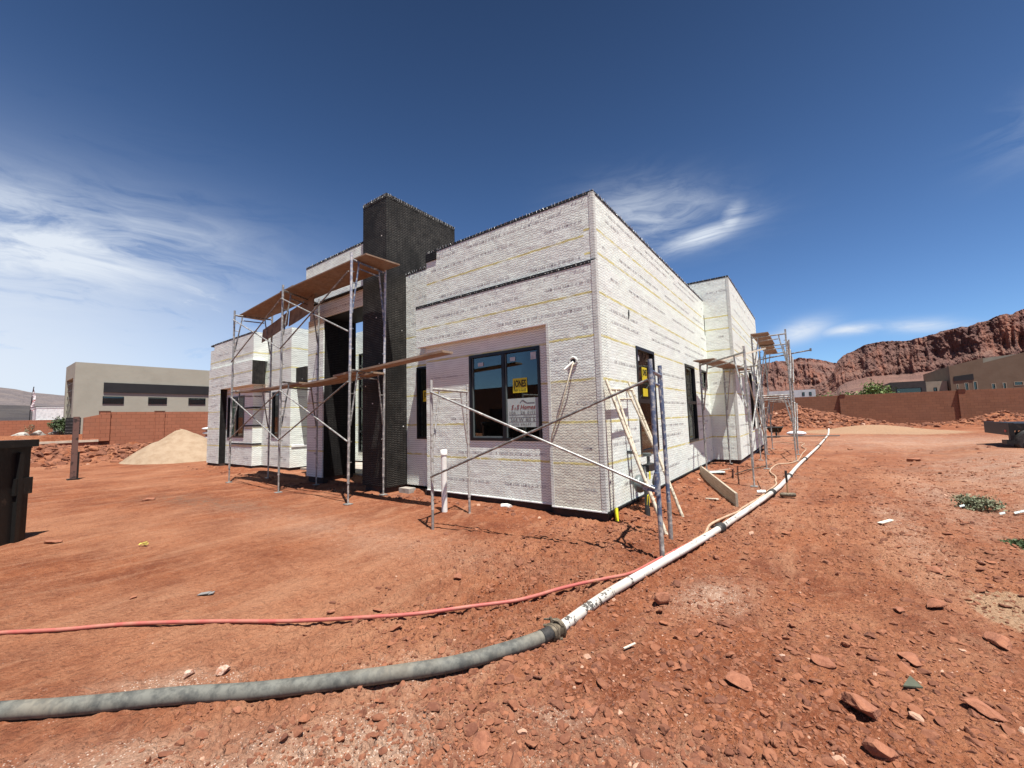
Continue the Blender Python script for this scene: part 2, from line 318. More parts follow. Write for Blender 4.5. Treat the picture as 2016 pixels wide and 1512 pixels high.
m, t = newmat('white_pipe')
n = t.noise(t.obj, 7, 6, .72); n2 = t.noise(t.obj, 2.0, 4); s = t.n('ShaderNodeSeparateXYZ', t.pos)
near = t.ramp(s.outputs[1], 7.5, 3.4)
k = t.m('GREATER_THAN', n, t.m('SUBTRACT', .655, t.m('MULTIPLY', near, .10)))
c = t.mix(t.ramp(n2, .38, .62), (.62, .60, .55), (.46, .41, .35)); c = t.mix(k, c, (.085, .075, .065))
t.put(t.p.inputs['Base Color'], c); t.put(t.p.inputs['Roughness'], .45); bump(t, k, -.002, .5)
m, t = newmat('grey_hose')
n = t.noise(t.obj, 10, 6, .7); n2 = t.noise(t.obj, 2.4, 4)
c = t.mix(t.ramp(n, .44, .60), (.135, .132, .112), (.055, .056, .050)); c = t.mix(t.m('MULTIPLY', t.ramp(n2, .45, .65), .65), c, (.20, .172, .13)); c = t.mix(t.m('MULTIPLY', t.ramp(t.noise(t.vscale(t.obj, (9, 9, 2)), 3.0, 3), .52, .60), .35), c, (.06, .06, .055))
t.put(t.p.inputs['Base Color'], c); t.put(t.p.inputs['Roughness'], .75); bump(t, n, .004, .6)

# ------------------------------------------------------------------ mesh builder
def boxes(name, parent, mat, lst):
    for q in lst: MB().box(*q, mat).build(name, parent)
class MB:
    def __init__(s): s.v = []; s.f = []; s.mi = []; s.sm = []; s.mats = []
    def mat(s, name):
        if name not in s.mats: s.mats.append(name)
        return s.mats.index(name)
    def add(s, vs, fs, mat, smooth=False):
        o = len(s.v); s.v.extend([tuple(map(float, q)) for q in vs]); k = s.mat(mat)
        for f in fs: s.f.append(tuple(i + o for i in f)); s.mi.append(k); s.sm.append(smooth)
        return s
    def box(s, x0, x1, y0, y1, z0, z1, mat, skip=''):
        vs = [(x, y, z) for z in (z0, z1) for y in (y0, y1) for x in (x0, x1)]
        F = {'b': (0, 2, 3, 1), 't': (4, 5, 7, 6), 'f': (0, 1, 5, 4), 'k': (2, 6, 7, 3), 'l': (0, 4, 6, 2), 'r': (1, 3, 7, 5)}
        return s.add(vs, [F[k] for k in F if k not in skip], mat)
    def obox(s, p, ux, uy, uz, mat):     # corner p and three edge vectors
        p, ux, uy, uz = map(Vector, (p, ux, uy, uz))
        vs = [p + a * ux + b * uy + c * uz for c in (0, 1) for b in (0, 1) for a in (0, 1)]
        return s.add(vs, [(0, 2, 3, 1), (4, 5, 7, 6), (0, 1, 5, 4), (2, 6, 7, 3), (0, 4, 6, 2), (1, 3, 7, 5)], mat)
    def path(s, pts, r, mat, n=10, caps=True):
        pts = [Vector(p) for p in pts]; rs = r if isinstance(r, (list, tuple)) else [r] * len(pts)
        vs = []; up = None
        for i, p in enumerate(pts):
            a = pts[max(i - 1, 0)]; b = pts[min(i + 1, len(pts) - 1)]; d = (b - a).normalized()
            if up is None: up = Vector((0, 0, 1)) if abs(d.z) < .9 else Vector((1, 0, 0))
            sd_ = d.cross(up).normalized(); u2 = sd_.cross(d).normalized(); up = u2
            for k in range(n):
                an = 2 * math.pi * k / n; vs.append(p + (sd_ * math.cos(an) + u2 * math.sin(an)) * rs[i])
        fs = [(i * n + k, i * n + (k + 1) % n, (i + 1) * n + (k + 1) % n, (i + 1) * n + k) for i in range(len(pts) - 1) for k in range(n)]
        s.add(vs, fs, mat, True)
        if caps: s.add(vs[:n], [tuple(range(n))[::-1]], mat); s.add(vs[-n:], [tuple(range(n))], mat)
        return s
    def tube(s, a, b, r, mat, n=10): return s.path([a, b], r, mat, n)
    def ring(s, c, d, R0, r, mat, n=20, k=8):      # torus around axis d
        c, d = Vector(c), Vector(d).normalized(); a = d.orthogonal().normalized(); b = d.cross(a)
        vs = [c + (a * math.cos(t) + b * math.sin(t)) * (R0 + r * math.cos(q)) + d * r * math.sin(q) for t in [2 * math.pi * i / n for i in range(n)] for q in [2 * math.pi * j / k for j in range(k)]]
        fs = [(i * k + j, ((i + 1) % n) * k + j, ((i + 1) % n) * k + (j + 1) % k, i * k + (j + 1) % k) for i in range(n) for j in range(k)]
        return s.add(vs, fs, mat, True)
    def prism(s, poly, h, mat):    # 2D outline extruded along vector h; poly 3D points
        n = len(poly); P = [Vector(p) for p in poly]; Q = [p + Vector(h) for p in P]
        return s.add(P + Q, [tuple(range(n))[::-1], tuple(range(n, 2 * n))] + [(i, (i + 1) % n, n + (i + 1) % n, n + i) for i in range(n)], mat)
    def ellipsoid(s, c, r, mat, nu=16, nv=10):
        vs = [(c[0] + r[0] * math.cos(a) * math.sin(b), c[1] + r[1] * math.sin(a) * math.sin(b), c[2] + r[2] * math.cos(b)) for b in [math.pi * (j + .01) / (nv + .02) for j in range(nv + 1)] for a in [2 * math.pi * i / nu for i in range(nu)]]
        fs = [(j * nu + i, (j + 1) * nu + i, (j + 1) * nu + (i + 1) % nu, j * nu + (i + 1) % nu) for j in range(nv) for i in range(nu)]
        return s.add(vs, fs, mat, True)
    def wall(s, ax, pos, th, h0, h1, z0, z1, mat, holes=()):
        """slab with real openings. ax=1: plane Y=pos running along X; ax=0: plane X=pos running along Y. th = thickness vector (signed)"""
        hs = sorted({h0, h1, *[q for H in holes for q in H[:2]]}); zs = sorted({z0, z1, *[q for H in holes for q in H[2:4]]})
        solid = lambda i, j: 0 <= i < len(hs) - 1 and 0 <= j < len(zs) - 1 and not any(H[0] <= (hs[i] + hs[i + 1]) / 2 <= H[1] and H[2] <= (zs[j] + zs[j + 1]) / 2 <= H[3] for H in holes)
        P = (lambda h, d, z: (h, pos + d, z)) if ax == 1 else (lambda h, d, z: (pos + d, h, z))
        for i in range(len(hs) - 1):
            for j in range(len(zs) - 1):
                if not solid(i, j): continue
                a, b, c, d = hs[i], hs[i + 1], zs[j], zs[j + 1]
                q = [P(a, 0, c), P(b, 0, c), P(b, 0, d), P(a, 0, d)]; r = [P(a, th, c), P(b, th, c), P(b, th, d), P(a, th, d)]
                s.add(q, [(0, 1, 2, 3)], mat); s.add(r, [(3, 2, 1, 0)], mat)
                for di, dj, e in ((-1, 0, (0, 3)), (1, 0, (1, 2)), (0, -1, (0, 1)), (0, 1, (3, 2))):
                    if not solid(i + di, j + dj): s.add([q[e[0]], q[e[1]], r[e[1]], r[e[0]]], [(0, 1, 2, 3)], mat)
        return s
    def build(s, name, parent=None, label=None, cat=None, group=None, kind=None, loc=None):
        me = bpy.data.meshes.new(name)
        v = np.array(s.v, dtype=np.float64)
        if parent is not None and parent.location.length > 0: v = v - np.array(parent.location)
        if loc is not None: v = v - np.array(loc)
        me.from_pydata(v.tolist(), [], s.f)
        for mn in s.mats: me.materials.append(MATS[mn])
        me.polygons.foreach_set('material_index', s.mi); me.polygons.foreach_set('use_smooth', s.sm)
        me.validate(); me.update()
        o = bpy.data.objects.new(name, me); COL.objects.link(o)
        if parent is not None: o.parent = parent
        if loc is not None: o.location = loc
        tag(o, label, cat, group, kind)
        return o
def tag(o, label=None, cat=None, group=None, kind=None):
    for k, v in (('label', label), ('category', cat), ('group', group), ('kind', kind)):
        if v: o[k] = v
    return o
GROUPS = {'scaffold': 'scaffolds around the house', 'block_wall': 'orange block walls round the lot', 'tree': 'trees beyond the back wall', 'weed': 'weeds on the dirt', 'shrub': 'shrubs by the boulders'}
def empty(name, loc, label, cat, group=None):
    group = group or GROUPS.get(name)
    o = bpy.data.objects.new(name, None); COL.objects.link(o); o.location = loc; o.empty_display_size = .2
    return tag(o, label, cat, group)
def sub(mb, name, parent):      # sub-part: parent is a part (its origin is that of the thing)
    root = parent.parent; v = np.array(mb.v)
    if root is not None: v = v - np.array(root.location)
    mb.v = v.tolist(); o = mb.build(name); o.parent = parent; return o
def npmesh(name, V, F, mats, smooth=True, mi=None, parent=None):
    me = bpy.data.meshes.new(name); V = np.asarray(V, np.float32); F = np.asarray(F, np.int32); k = F.shape[1]
    me.vertices.add(len(V)); me.vertices.foreach_set('co', V.ravel())
    me.loops.add(F.size); me.loops.foreach_set('vertex_index', F.ravel())
    me.polygons.add(len(F)); me.polygons.foreach_set('loop_start', np.arange(len(F), dtype=np.int32) * k)
    me.polygons.foreach_set('use_smooth', np.full(len(F), smooth))
    for mn in mats: me.materials.append(MATS[mn])
    if mi is not None: me.polygons.foreach_set('material_index', mi)
    me.update(calc_edges=True); me.validate()
    o = bpy.data.objects.new(name, me); COL.objects.link(o)
    if parent is not None: o.parent = parent
    return o

# text -----------------------------------------------------------------
_tc = {}
def textgeo(word, bold=0.0, shear=0.0):
    key = (word, bold, shear)
    if key not in _tc:
        cu = bpy.data.curves.new('t', 'FONT'); cu.body = word; cu.resolution_u = 2; cu.offset = bold; cu.shear = shear
        ob = bpy.data.objects.new('t', cu); COL.objects.link(ob)
        me = ob.to_mesh(); vs = [tuple(v.co) for v in me.vertices]; fs = [tuple(p.vertices) for p in me.polygons]; ob.to_mesh_clear()
        bpy.data.objects.remove(ob); bpy.data.curves.remove(cu)
        x0 = min(v[0] for v in vs); x1 = max(v[0] for v in vs)
        _tc[key] = ([(v[0] - x0, v[1]) for v in vs], fs, x1 - x0)
    return _tc[key]
def put_text(mb, word, o, ux, uz, size, mat, width=None, bold=0.0, shear=0.0):
    """o: bottom-left point; ux, uz unit vectors along the line and up"""
    vs, fs, wd = textgeo(word, bold, shear); o, ux, uz = Vector(o), Vector(ux), Vector(uz)
    kx = size if width is None else width / wd
    mb.add([o + ux * (x * kx) + uz * (y * size) for x, y in vs], fs, mat); return wd * kx
WORDS = ['TERM', 'STAR', 'LAM-IS', 'X', 'ER', '1529', '-', 'R', 'TESTED', 'TO', 'ASTM', 'E1825', '-', 'HI', 'PRESS', 'EPS', '-']
def text_rows(mb, ax, pos, sgn, h0, h1, rows, holes=(), size=.062, seed=0, mat='print_ink'):
    """printed lines of board lettering along a wall; sgn=+1 reads towards +h"""
    rr = random.Random(seed)
    for z in rows:
        i = rr.randrange(len(WORDS)); L = rr.uniform(0, .8); W_ = h1 - h0
        while True:
            wd = textgeo(WORDS[i % len(WORDS)], .02)[2] * size * 1.05
            if L + wd > W_ - .03: break
            a = h0 + L if sgn > 0 else h1 - L; b = a + sgn * wd; lo, hi = min(a, b), max(a, b)
            if lo > h0 and not any(H[0] - .03 < hi and H[1] + .03 > lo and H[2] - .03 < z + size and H[3] + .03 > z for H in holes):
                o = (a, pos, z) if ax == 1 else (pos, a, z); u = (sgn, 0, 0) if ax == 1 else (0, sgn, 0)
                put_text(mb, WORDS[i % len(WORDS)], o, u, (0, 0, 1), size * .95, mat, wd, .02)
            L += wd + size * .55; i += 1
            if i % len(WORDS) == 0: L += rr.uniform(.2, .9)

# noise ----------------------------------------------------------------
def vnoise(x, y, seed=0):
    xi = np.floor(x).astype(np.int64); yi = np.floor(y).astype(np.int64); fx = x - xi; fy = y - yi
    fx = fx * fx * (3 - 2 * fx); fy = fy * fy * (3 - 2 * fy)
    def hsh(a, b):
        n = (a * 374761393 + b * 668265263 + seed * 982451653) & 0xffffffff
        n = ((n ^ (n >> 13)) * 1274126177) & 0xffffffff
        return ((n ^ (n >> 16)) & 0xffff) / 65535.0
    return (hsh(xi, yi) * (1 - fx) + hsh(xi + 1, yi) * fx) * (1 - fy) + (hsh(xi, yi + 1) * (1 - fx) + hsh(xi + 1, yi + 1) * fx) * fy
def fbm(x, y, o=4, seed=0, g=.5):
    s = 0; a = 1; tt = 0
    for k in range(o): s = s + a * vnoise(x * 2 ** k + 17.3 * k, y * 2 ** k - 9.1 * k, seed + k); tt += a; a *= g
    return s / tt
sst = lambda x, a, b: (lambda q: q * q * (3 - 2 * q))(np.clip((x - a) / (b - a), 0, 1))
def gz(x, y):
    x = np.asarray(x, float); y = np.asarray(y, float); r = np.hypot(x, y)
    near = np.clip(1.6 - r / 40, .0, 1)
    z = (fbm(x * .35, y * .35, 3, 1) - .5) * .10 * near
    z = z + (fbm(x * 1.8, y * 1.8, 4, 5) - .5) * .035 * near
    rough = sst(fbm(x * .5 + 3, y * .5, 2, 9), .30, .56) * sst(x + .35 * y, -4.2, -1.2) + .14
    z = z + np.abs(fbm(x * 7, y * 7, 3, 12) - .5) * .10 * rough * np.clip(1.5 - r / 14, 0, 1)
    z = z + sst(fbm(x * 15, y * 15, 3, 14), .50, .66) * .026 * rough * np.clip(1.3 - r / 9, 0, 1)
    z = z + (sst(fbm(x * 30 + 5, y * 30, 2, 16), .52, .70) * .010 + sst(fbm(x * 6, y * 6, 3, 18), .55, .7) * .016) * (.35 + .65 * rough) * np.clip(1.3 - r / 7, 0, 1)
    z = z + (fbm(x * 22, y * 22, 2, 31) - .5) * .016 * np.clip(1.4 - r / 7, 0, 1)
    # wheel ruts along the right side
    z = z - .05 * np.exp(-((x - 1.9 - .05 * (y - 9) + .25 * np.sin(y * .5)) / .25) ** 2) * sst(y, 4, 8) * sst(y, 30, 24)
    z = z + .22 * sst(x - .12 * (y - 12), 2.3, 4.2) * sst(y, 8, 12) * sst(y, 30, 22) * (.7 + .6 * fbm(x * .9, y * .5, 3, 77))
    # loose soil banked against the footing
    d = np.maximum(np.maximum(-21.0 - x, x + 2.68), np.maximum(6.06 - y, y - 22.4))
    bank = np.exp(-(np.clip(d, 0, 9) / .45) ** 2) * (.5 + .9 * fbm(x * 1.5, y * 1.5, 3, 55))
    z = z + .085 * bank * np.where(y > 6.3, 1, .12)
    z = np.where(d < -.3, z - .02, z)
    # rubble bank in front of the left wall and the raised pad behind it
    rb = np.exp(-((x + 33.2) / 2.6) ** 2) * (sst(y, -30, -6)) * (.45 + .75 * fbm(x * .45, y * .45, 3, 21)); z = z + .92 * rb
    z = z + 1.28 * sst(x, -35.9, -36.2)
    # heap by the far right wall, small heap, tan flat pile
    q = fbm(x * .8, y * .8, 4, 40)
    z = z + 1.75 * np.exp(-((x + 1.2) / 4.6) ** 2 - ((y - 49.5) / 2.6) ** 2) * (.65 + .7 * q)
    z = z + .95 * np.exp(-((x - 13.5) / 3.6) ** 2 - ((y - 51.3) / 1.5) ** 2) * (.6 + .8 * q)
    z = z + .50 * np.exp(-((x - 3.3) / 2.6) ** 2 - ((y - 38.5) / 2.4) ** 2)
    return z

# ground: one sheet to the horizon --------------------------------------
na, nr = 1400, 800
th = np.linspace(0, 2 * np.pi, na, endpoint=False)
# finer spacing in front of the camera
fa = np.radians(-36); w_ = 1 - .80 * np.cos(th - fa); cum = np.cumsum(1 / (1.05 - .93 * (0.5 + 0.5 * np.cos(th - fa)))); cum = None
thn = th - .62 * np.sin(th - fa)      # denser around fa
rr = np.concatenate([np.geomspace(.45, 60, nr - 60), np.geomspace(62, 6000, 60)])
RR, TT = np.meshgrid(rr, thn, indexing='ij')
gx = RR * np.sin(TT); gy = RR * np.cos(TT)
V = np.stack([gx, gy, gz(gx, gy)], -1).reshape(-1, 3)
i, j = np.meshgrid(np.arange(nr - 1), np.arange(na), indexing='ij'); j2 = (j + 1) % na
F = np.stack([i * na + j, i * na + j2, (i + 1) * na + j2, (i + 1) * na + j], -1).reshape(-1, 4)
F = F[:, ::-1]
V = np.vstack([V, [[0, 0, float(gz(0, 0))]]])
g = npmesh('ground', V, F, ['dirt']); tag(g, kind='structure')
# centre cap so the sheet has no hole under the camera
capv = np.vstack([V[:na], [[0, 0, float(gz(0, 0))]]]); capf = [(k, (k + 1) % na, na) for k in range(na)]
bm = bmesh.new(); bm.from_mesh(g.data); bm.verts.ensure_lookup_table(); cc = bm.verts[len(V) - 1] if len(bm.verts) == len(V) else bm.verts.new((0, 0, float(gz(0, 0))))
for k in range(na):
    try: bm.faces.new((bm.verts[k], bm.verts[(k + 1) % na], cc))
    except Exception: pass
bmesh.ops.recalc_face_normals(bm, faces=bm.faces); bm.to_mesh(g.data); bm.free()
def Gz(x, y): return float(gz(x, y))

# ------------------------------------------------------------------ loose stones
def icos(sub_):
    b = bmesh.new(); bmesh.ops.create_icosphere(b, subdivisions=sub_, radius=1); vs = np.array([v.co[:] for v in b.verts]); fs = np.array([[v.index for v in f.verts] for f in b.faces]); b.free(); return vs, fs
I1, I1f = icos(1); I3, I3f = icos(3)
I2, I2f = icos(2)
def chopped(V, rs, k=9, lo=.40, hi=.80):
    V = V.copy()
    for _ in range(k):
        n_ = rs.normal(size=3); n_ /= np.linalg.norm(n_); q = V @ n_ - rs.uniform(lo, hi); V = V - np.where(q > 0, q, 0)[:, None] * n_
    return V
PROT = {1: np.array([chopped(I1, np.random.default_rng(k), 5, .55, .9) for k in range(24)]), 2: np.array([chopped(I2, np.random.default_rng(50 + k)) for k in range(24)])}
def scatter(name, P, sizes, mat, label=None, cat=None, flat=.72, kind='stuff', sink=.05, elong=1.35, lod=1):
    n = len(P); B_, Bf = PROT[lod], (I1f, I2f)[lod - 1]; V = B_[rng.integers(0, 24, n)]; nv_ = B_.shape[1]
    sc = np.stack([rng.uniform(.8, elong, n), rng.uniform(.6, 1.05, n), rng.uniform(flat * .6, flat * 1.25, n)], -1) * sizes[:, None]
    V = V * sc[:, None, :]
    a = rng.uniform(0, 6.28, n); tl = rng.normal(0, .35, n); ca, sa, ct, st = np.cos(a), np.sin(a), np.cos(tl), np.sin(tl)
    x, y, z = V[..., 0], V[..., 1], V[..., 2]
    x, z = x * ct[:, None] - z * st[:, None], x * st[:, None] + z * ct[:, None]
    x, y = x * ca[:, None] - y * sa[:, None], x * sa[:, None] + y * ca[:, None]
    V = np.stack([x + P[:, None, 0], y + P[:, None, 1], z + (P[:, 2] + sizes * sink)[:, None]], -1).reshape(-1, 3)
    F = (Bf[None] + (np.arange(n) * nv_)[:, None, None]).reshape(-1, 3)
    o = npmesh(name, V, F, [mat], smooth=False); tag(o, label, cat, kind=kind); return o
def polar(n, r0, r1, a0, a1):
    r = np.exp(rng.uniform(np.log(r0), np.log(r1), n)); a = np.radians(rng.uniform(a0, a1, n)); return r * np.sin(a), r * np.cos(a), r
HX = lambda x, y: (x > -21.3) & (x < -2.6) & (y > 5.8) & (y < 22.6) | ((x > -2.7) & (x < -1.8) & (y > 14.5) & (y < 22.6))
def field(n, r1, lo, hi, sd_, off=0.0):
    x, y, r = polar(n, 1.15, r1, -100, 30)
    dens = fbm(x * .7, y * .7, 3, 61) * .6 + fbm(x * 3.1, y * 3.1, 3, 66) * .5 + .36 * sst(x + .30 * y, -3.4, -.6) + .24 * sst(r, 3.3, 1.5) - .26 * sst(-x - 3.2, 0, 2.5) + off
    k = (rng.random(len(x)) < sst(dens, lo, hi)) & ~HX(x, y); return x[k], y[k], r[k]
x, y, r = field(76000, 15, .55, 1.0, 61)
scatter('gravel', np.stack([x, y, gz(x, y)], -1), (.0035 + .011 * rng.random(len(x)) ** 2.2) * (.75 + .11 * r), 'stone', 'loose red crumbs of soil scattered over the lot', 'gravel')
x, y, r = field(19000, 18, .58, 1.02, 62)
scatter('pebbles', np.stack([x, y, gz(x, y)], -1), (.012 + .026 * rng.random(len(x)) ** 2.5) * (.8 + .05 * r), 'stone', 'walnut sized red stones among the crumbs of soil', 'stones', lod=2, flat=.6)
x, y, r = field(3000, 22, .62, 1.05, 63)
scatter('rubble', np.stack([x, y, gz(x, y)], -1), rng.uniform(.025, .06, len(x)) * (.8 + .03 * r), 'stone', 'fist sized red clods strewn across the lot', 'rubble', lod=2, flat=.5)
x, y, r = polar(2600, 1.2, 5, -85, 25); k = rng.random(len(x)) < sst(fbm(x * 1.1, y * 1.1, 3, 71) + .25 * sst(r, 3, 1.5), .55, .85); x, y = x[k], y[k]
scatter('chalk_chips', np.stack([x, y, gz(x, y)], -1), .002 + .009 * rng.random(len(x)) ** 2.5, 'stone_pale', 'tiny chalk-white chips sprinkled on the foreground dirt', 'chips')
# clods banked along the footings
P = []
for a, b, n, w0 in (((-2.45, 5.9), (-2.35, 14.4), 420, .35), ((-7.8, 5.9), (-2.7, 5.85), 300, .22), ((-21, 6.0), (-8.6, 5.6), 260, .3), ((-1.75, 14.8), (-1.7, 22), 200, .25), ((-2.3, 13.6), (-1.2, 14.4), 110, .4)):
    tq = rng.random(n); P.append(np.stack([a[0] + (b[0] - a[0]) * tq + rng.normal(0, w0, n), a[1] + (b[1] - a[1]) * tq + rng.normal(0, w0 * .6, n)], -1))
P = np.vstack(P); k = ~HX(P[:, 0], P[:, 1] - .1); P = P[k]
scatter('footing_rubble', np.column_stack([P, gz(P[:, 0], P[:, 1])]), (.008 + .06 * rng.random(len(P)) ** 1.8), 'stone', 'broken red clods heaped along the house footing', 'rubble', flat=.7, lod=2)
# heaps
def heap(name, cx, cy, sx_, sy_, n, s0, s1, label):
    x = rng.normal(cx, sx_, n); y = rng.normal(cy, sy_, n)
    return scatter(name, np.stack([x, y, gz(x, y)], -1), s0 + (s1 - s0) * rng.random(n) ** 2.2, 'stone', label, 'rubble', flat=.75, lod=2)
heap('rubble_heap', -1.2, 48.6, 3.4, 1.7, 2600, .07, .32, 'heap of broken red rock against the far block wall behind the scaffold')
heap('rubble_heap', 13.4, 51.0, 3.2, .9, 800, .05, .25, 'low heap of red rock at the foot of the wall behind the trailer')
x = rng.normal(-32.2, 1.9, 4800); y = rng.uniform(-8, 14, 4800)
x = np.clip(x, -35.7, -27)
scatter('rubble_heap', np.stack([x, y, gz(x, y)], -1), .04 + .24 * rng.random(4800) ** 2.2, 'stone', 'long bank of broken red rock below the left block wall', 'rubble', flat=.7, lod=2)

# prominent single rocks ------------------------------------------------
def rock(x, y, size, flat, seed, label, mat='stone', name='rock', lift=.0, tilt=0.0, el_=1.25, group=None, cat='rock'):
    rs = np.random.default_rng(seed); V = chopped(I3, rs, 12, .42, .80)
    V = V * (1 + (fbm(V[:, 0] * 4 + seed, V[:, 1] * 4 + V[:, 2] * 3, 4, seed) - .5)[:, None] * .20)
    V = V * np.array([size * el_, size * .85, size * flat])
    a = rs.uniform(0, 6.28); ca, sa = math.cos(a), math.sin(a); ct, st = math.cos(tilt), math.sin(tilt)
    V = np.stack([V[:, 0] * ct - V[:, 2] * st, V[:, 1], V[:, 0] * st + V[:, 2] * ct], -1)
    V = np.stack([V[:, 0] * ca - V[:, 1] * sa, V[:, 0] * sa + V[:, 1] * ca, V[:, 2]], -1)
    V = V - [0, 0, V[:, 2].min() * .55]
    o = npmesh(name, V, I3f, [mat], smooth=False); o.location = (x, y, Gz(x, y) + lift); tag(o, label, cat, group); return o
ROCKS = [(-3.104, 3.179, .085, .55, 'brick-like red rock lying between the red hose and the front scaffold bay', 0),
 (-1.182, 3.70, .11, .85, 'knobbly red rock right of the white pipe, beside the near scaffold legs', 0),
 (-1.487, 1.669, .105, .45, 'broad flat-topped red rock at the bottom of the view below the hose', 0),
 (-1.106, 2.172, .07, .45, 'flat red slab of rock below the hose coupling', 0),
 (-.488, 2.914, .12, .32, 'long pale red flagstone lying in the gravel right of the coupling', 0),
 (.105, 3.003, .155, .36, 'largest flat red rock at the bottom right, casting a shadow on its left', .35),
 (.132, 2.678, .10, .9, 'upright red rock standing on edge at the bottom right', .5),
 (-.064, 3.424, .11, .30, 'thin red slab among the gravel in the lower right', 0),
 (.687, 4.815, .10, .6, 'dark undercut red rock in the right-hand rubble, left of the tan gravel', .4),
 (.85, 5.816, .11, .45, 'red rock farthest up the rubble field on the right', 0),
 (-1.0, 5.194, .055, .8, 'small pointed red rock just right of the white pipe', .4),
 (.911, 4.321, .13, .32, 'long thin red rock right of the undercut rock by the tan gravel', .1),
 (-3.482, 2.028, .06, .5, 'small red rock just above the middle of the red hose', .3),
 (-5.433, 1.109, .035, .8, 'small rounded stone on the smooth dirt left of the grey scrap', 0),
 (-3.248, 1.132, .07, .75, 'pinkish white stone behind the grey hose, the larger of the pale pair', 2),
 (-3.43, .992, .05, .7, 'pale stone left of the larger pinkish white stone behind the grey hose', 2),
 (.395, 3.762, .10, .3, 'flat red rock above the green slab', 0),
 (-.822, 3.361, .075, .55, 'red rock halfway between the white pipe and the flagstone', 0),
 (-.28, 3.383, .028, .8, 'small bright white stone in the lower right rubble', 2),
 (2.432, 17.505, .26, .45, 'lone dark rock on the smooth dirt at the foot of the pale bank', 0),
 (-1.62, 1.25, .05, .6, 'red stone near the bottom edge left of the broad flat rock', 0),
 (-2.75, 1.02, .045, .7, 'rounded stone touching the near side of the grey hose', 0),
 (-.75, 1.95, .085, .4, 'angular red rock below the flagstone, near the bottom edge', .2),
 (.62, 3.35, .11, .35, 'red slab near the right edge below the tan gravel', .15),
 (-.15, 2.35, .07, .6, 'chunky red rock at the bottom edge left of the upright rock', .2),
 (-2.75, 3.45, .055, .5, 'small dark clod right of the brick-like rock', 0),
 (-1.35, 2.35, .045, .8, 'red stone directly under the hose coupling', 0),
 (.45, 4.6, .09, .35, 'flat red rock left of the undercut rock', 0),
 (-9.2, .95, .13, .5, 'broken red clods at the corner of the dumpster', 0),
 (-12.2, 2.7, .16, .3, 'dark flat clod on the smooth dirt in front of the left scaffold', 0)]
for q, (x, y, s_, fl, lb, ti) in enumerate(ROCKS):
    rock(x, y, s_ * .74, max(fl, .42), 100 + q, lb, 'stone_pale' if ti == 2 else 'rock_red', tilt=0 if ti == 2 else ti, group='single rocks lying on the lot')

# ------------------------------------------------------------------ THE HOUSE
H = empty('house', (-8, 6.06, 0), 'house under construction wrapped in white foam board with a tall black netted chimney', 'house')
def P_(name): return MB()
ZB, ZT = .155, 5.40
win1 = (-5.60, -3.89, 1.23, 2.95)
T = MB()     # printed lettering, front
# front: pier + fascia frame standing proud
b = MB(); b.box(-3.66, -2.68, 6.06, 6.40, ZB, 3.30, 'foam_pier'); b.build('front_pier', H)
b = MB(); b.box(-7.08, -2.68, 6.06, 6.40, 3.303, 4.21, 'foam_front')
b.build('front_fascia', H)
b = MB(); b.box(-7.08, -3.66, 6.058, 6.18, 3.285, 3.303, 'white_paint'); b.build('drip_edge', H)
# recessed front wall with the big window opening
b = MB(); b.wall(1, 6.19, .14, -6.90, -3.66, ZB, 3.30, 'foam_front', [win1]); b.build('front_wall', H)
text_rows(T, 1, 6.187, 1, -6.88, -3.70, [.42, .98, 1.08 + .58, 2.55], [win1], seed=3)
text_rows(T, 1, 6.057, 1, -7.05, -2.72, [3.42, 3.86], [], seed=4); text_rows(T, 1, 6.057, 1, -3.64, -2.72, [.45, 1.12, 1.85, 2.62, 3.1], [(-3.35, -2.95, 2.3, 2.8)], seed=5)
# upper parapet wall set back a little
b = MB(); b.wall(1, 6.12, .2, -6.78, -2.90, 4.21, ZT, 'foam_upper'); b.build('parapet_front', H)
text_rows(T, 1, 6.117, 1, -6.75, -2.75, [4.32, 4.95, 5.2], [], seed=6)
# narrow strip of wall beside the chimney
sw = (-7.55, -7.0, 1.23, 2.92)
b = MB(); b.wall(1, 6.48, .16, -7.93, -6.78, ZB, 5.28, 'foam_front', [sw]); b.box(-6.90, -6.78, 6.33, 6.48, ZB, 3.3, 'foam_front'); b.build('strip_wall', H)
text_rows(T, 1, 6.477, 1, -7.9, -6.95, [.42, .98, 1.7, 3.1, 3.5, 4.0, 4.6], [sw], seed=7)
# side wall (faces +X) with openings
sw1 = (7.75, 8.86, .905, 2.99); sw2 = (11.53, 12.62, .88, 2.99); sw3 = (13.47, 14.33, 2.42, 2.99)
b = MB(); b.wall(0, -2.68, -.22, 6.403, 14.62, ZB, 4.21, 'foam_side', [sw1, sw2, sw3]); b.wall(0, -2.70, -.2, 6.12, 14.62, 4.213, ZT, 'foam_side'); b.build('side_wall', H)
TS = MB(); text_rows(TS, 0, -2.677, 1, 6.15, 14.55, [.45, 1.15, 1.38, 1.9, 2.55, 3.25, 3.45, 4.02], [sw1, sw2, sw3], size=.065, seed=11)
text_rows(TS, 0, -2.697, 1, 6.2, 14.55, [4.52, 5.05, 5.2], [], size=.065, seed=12)
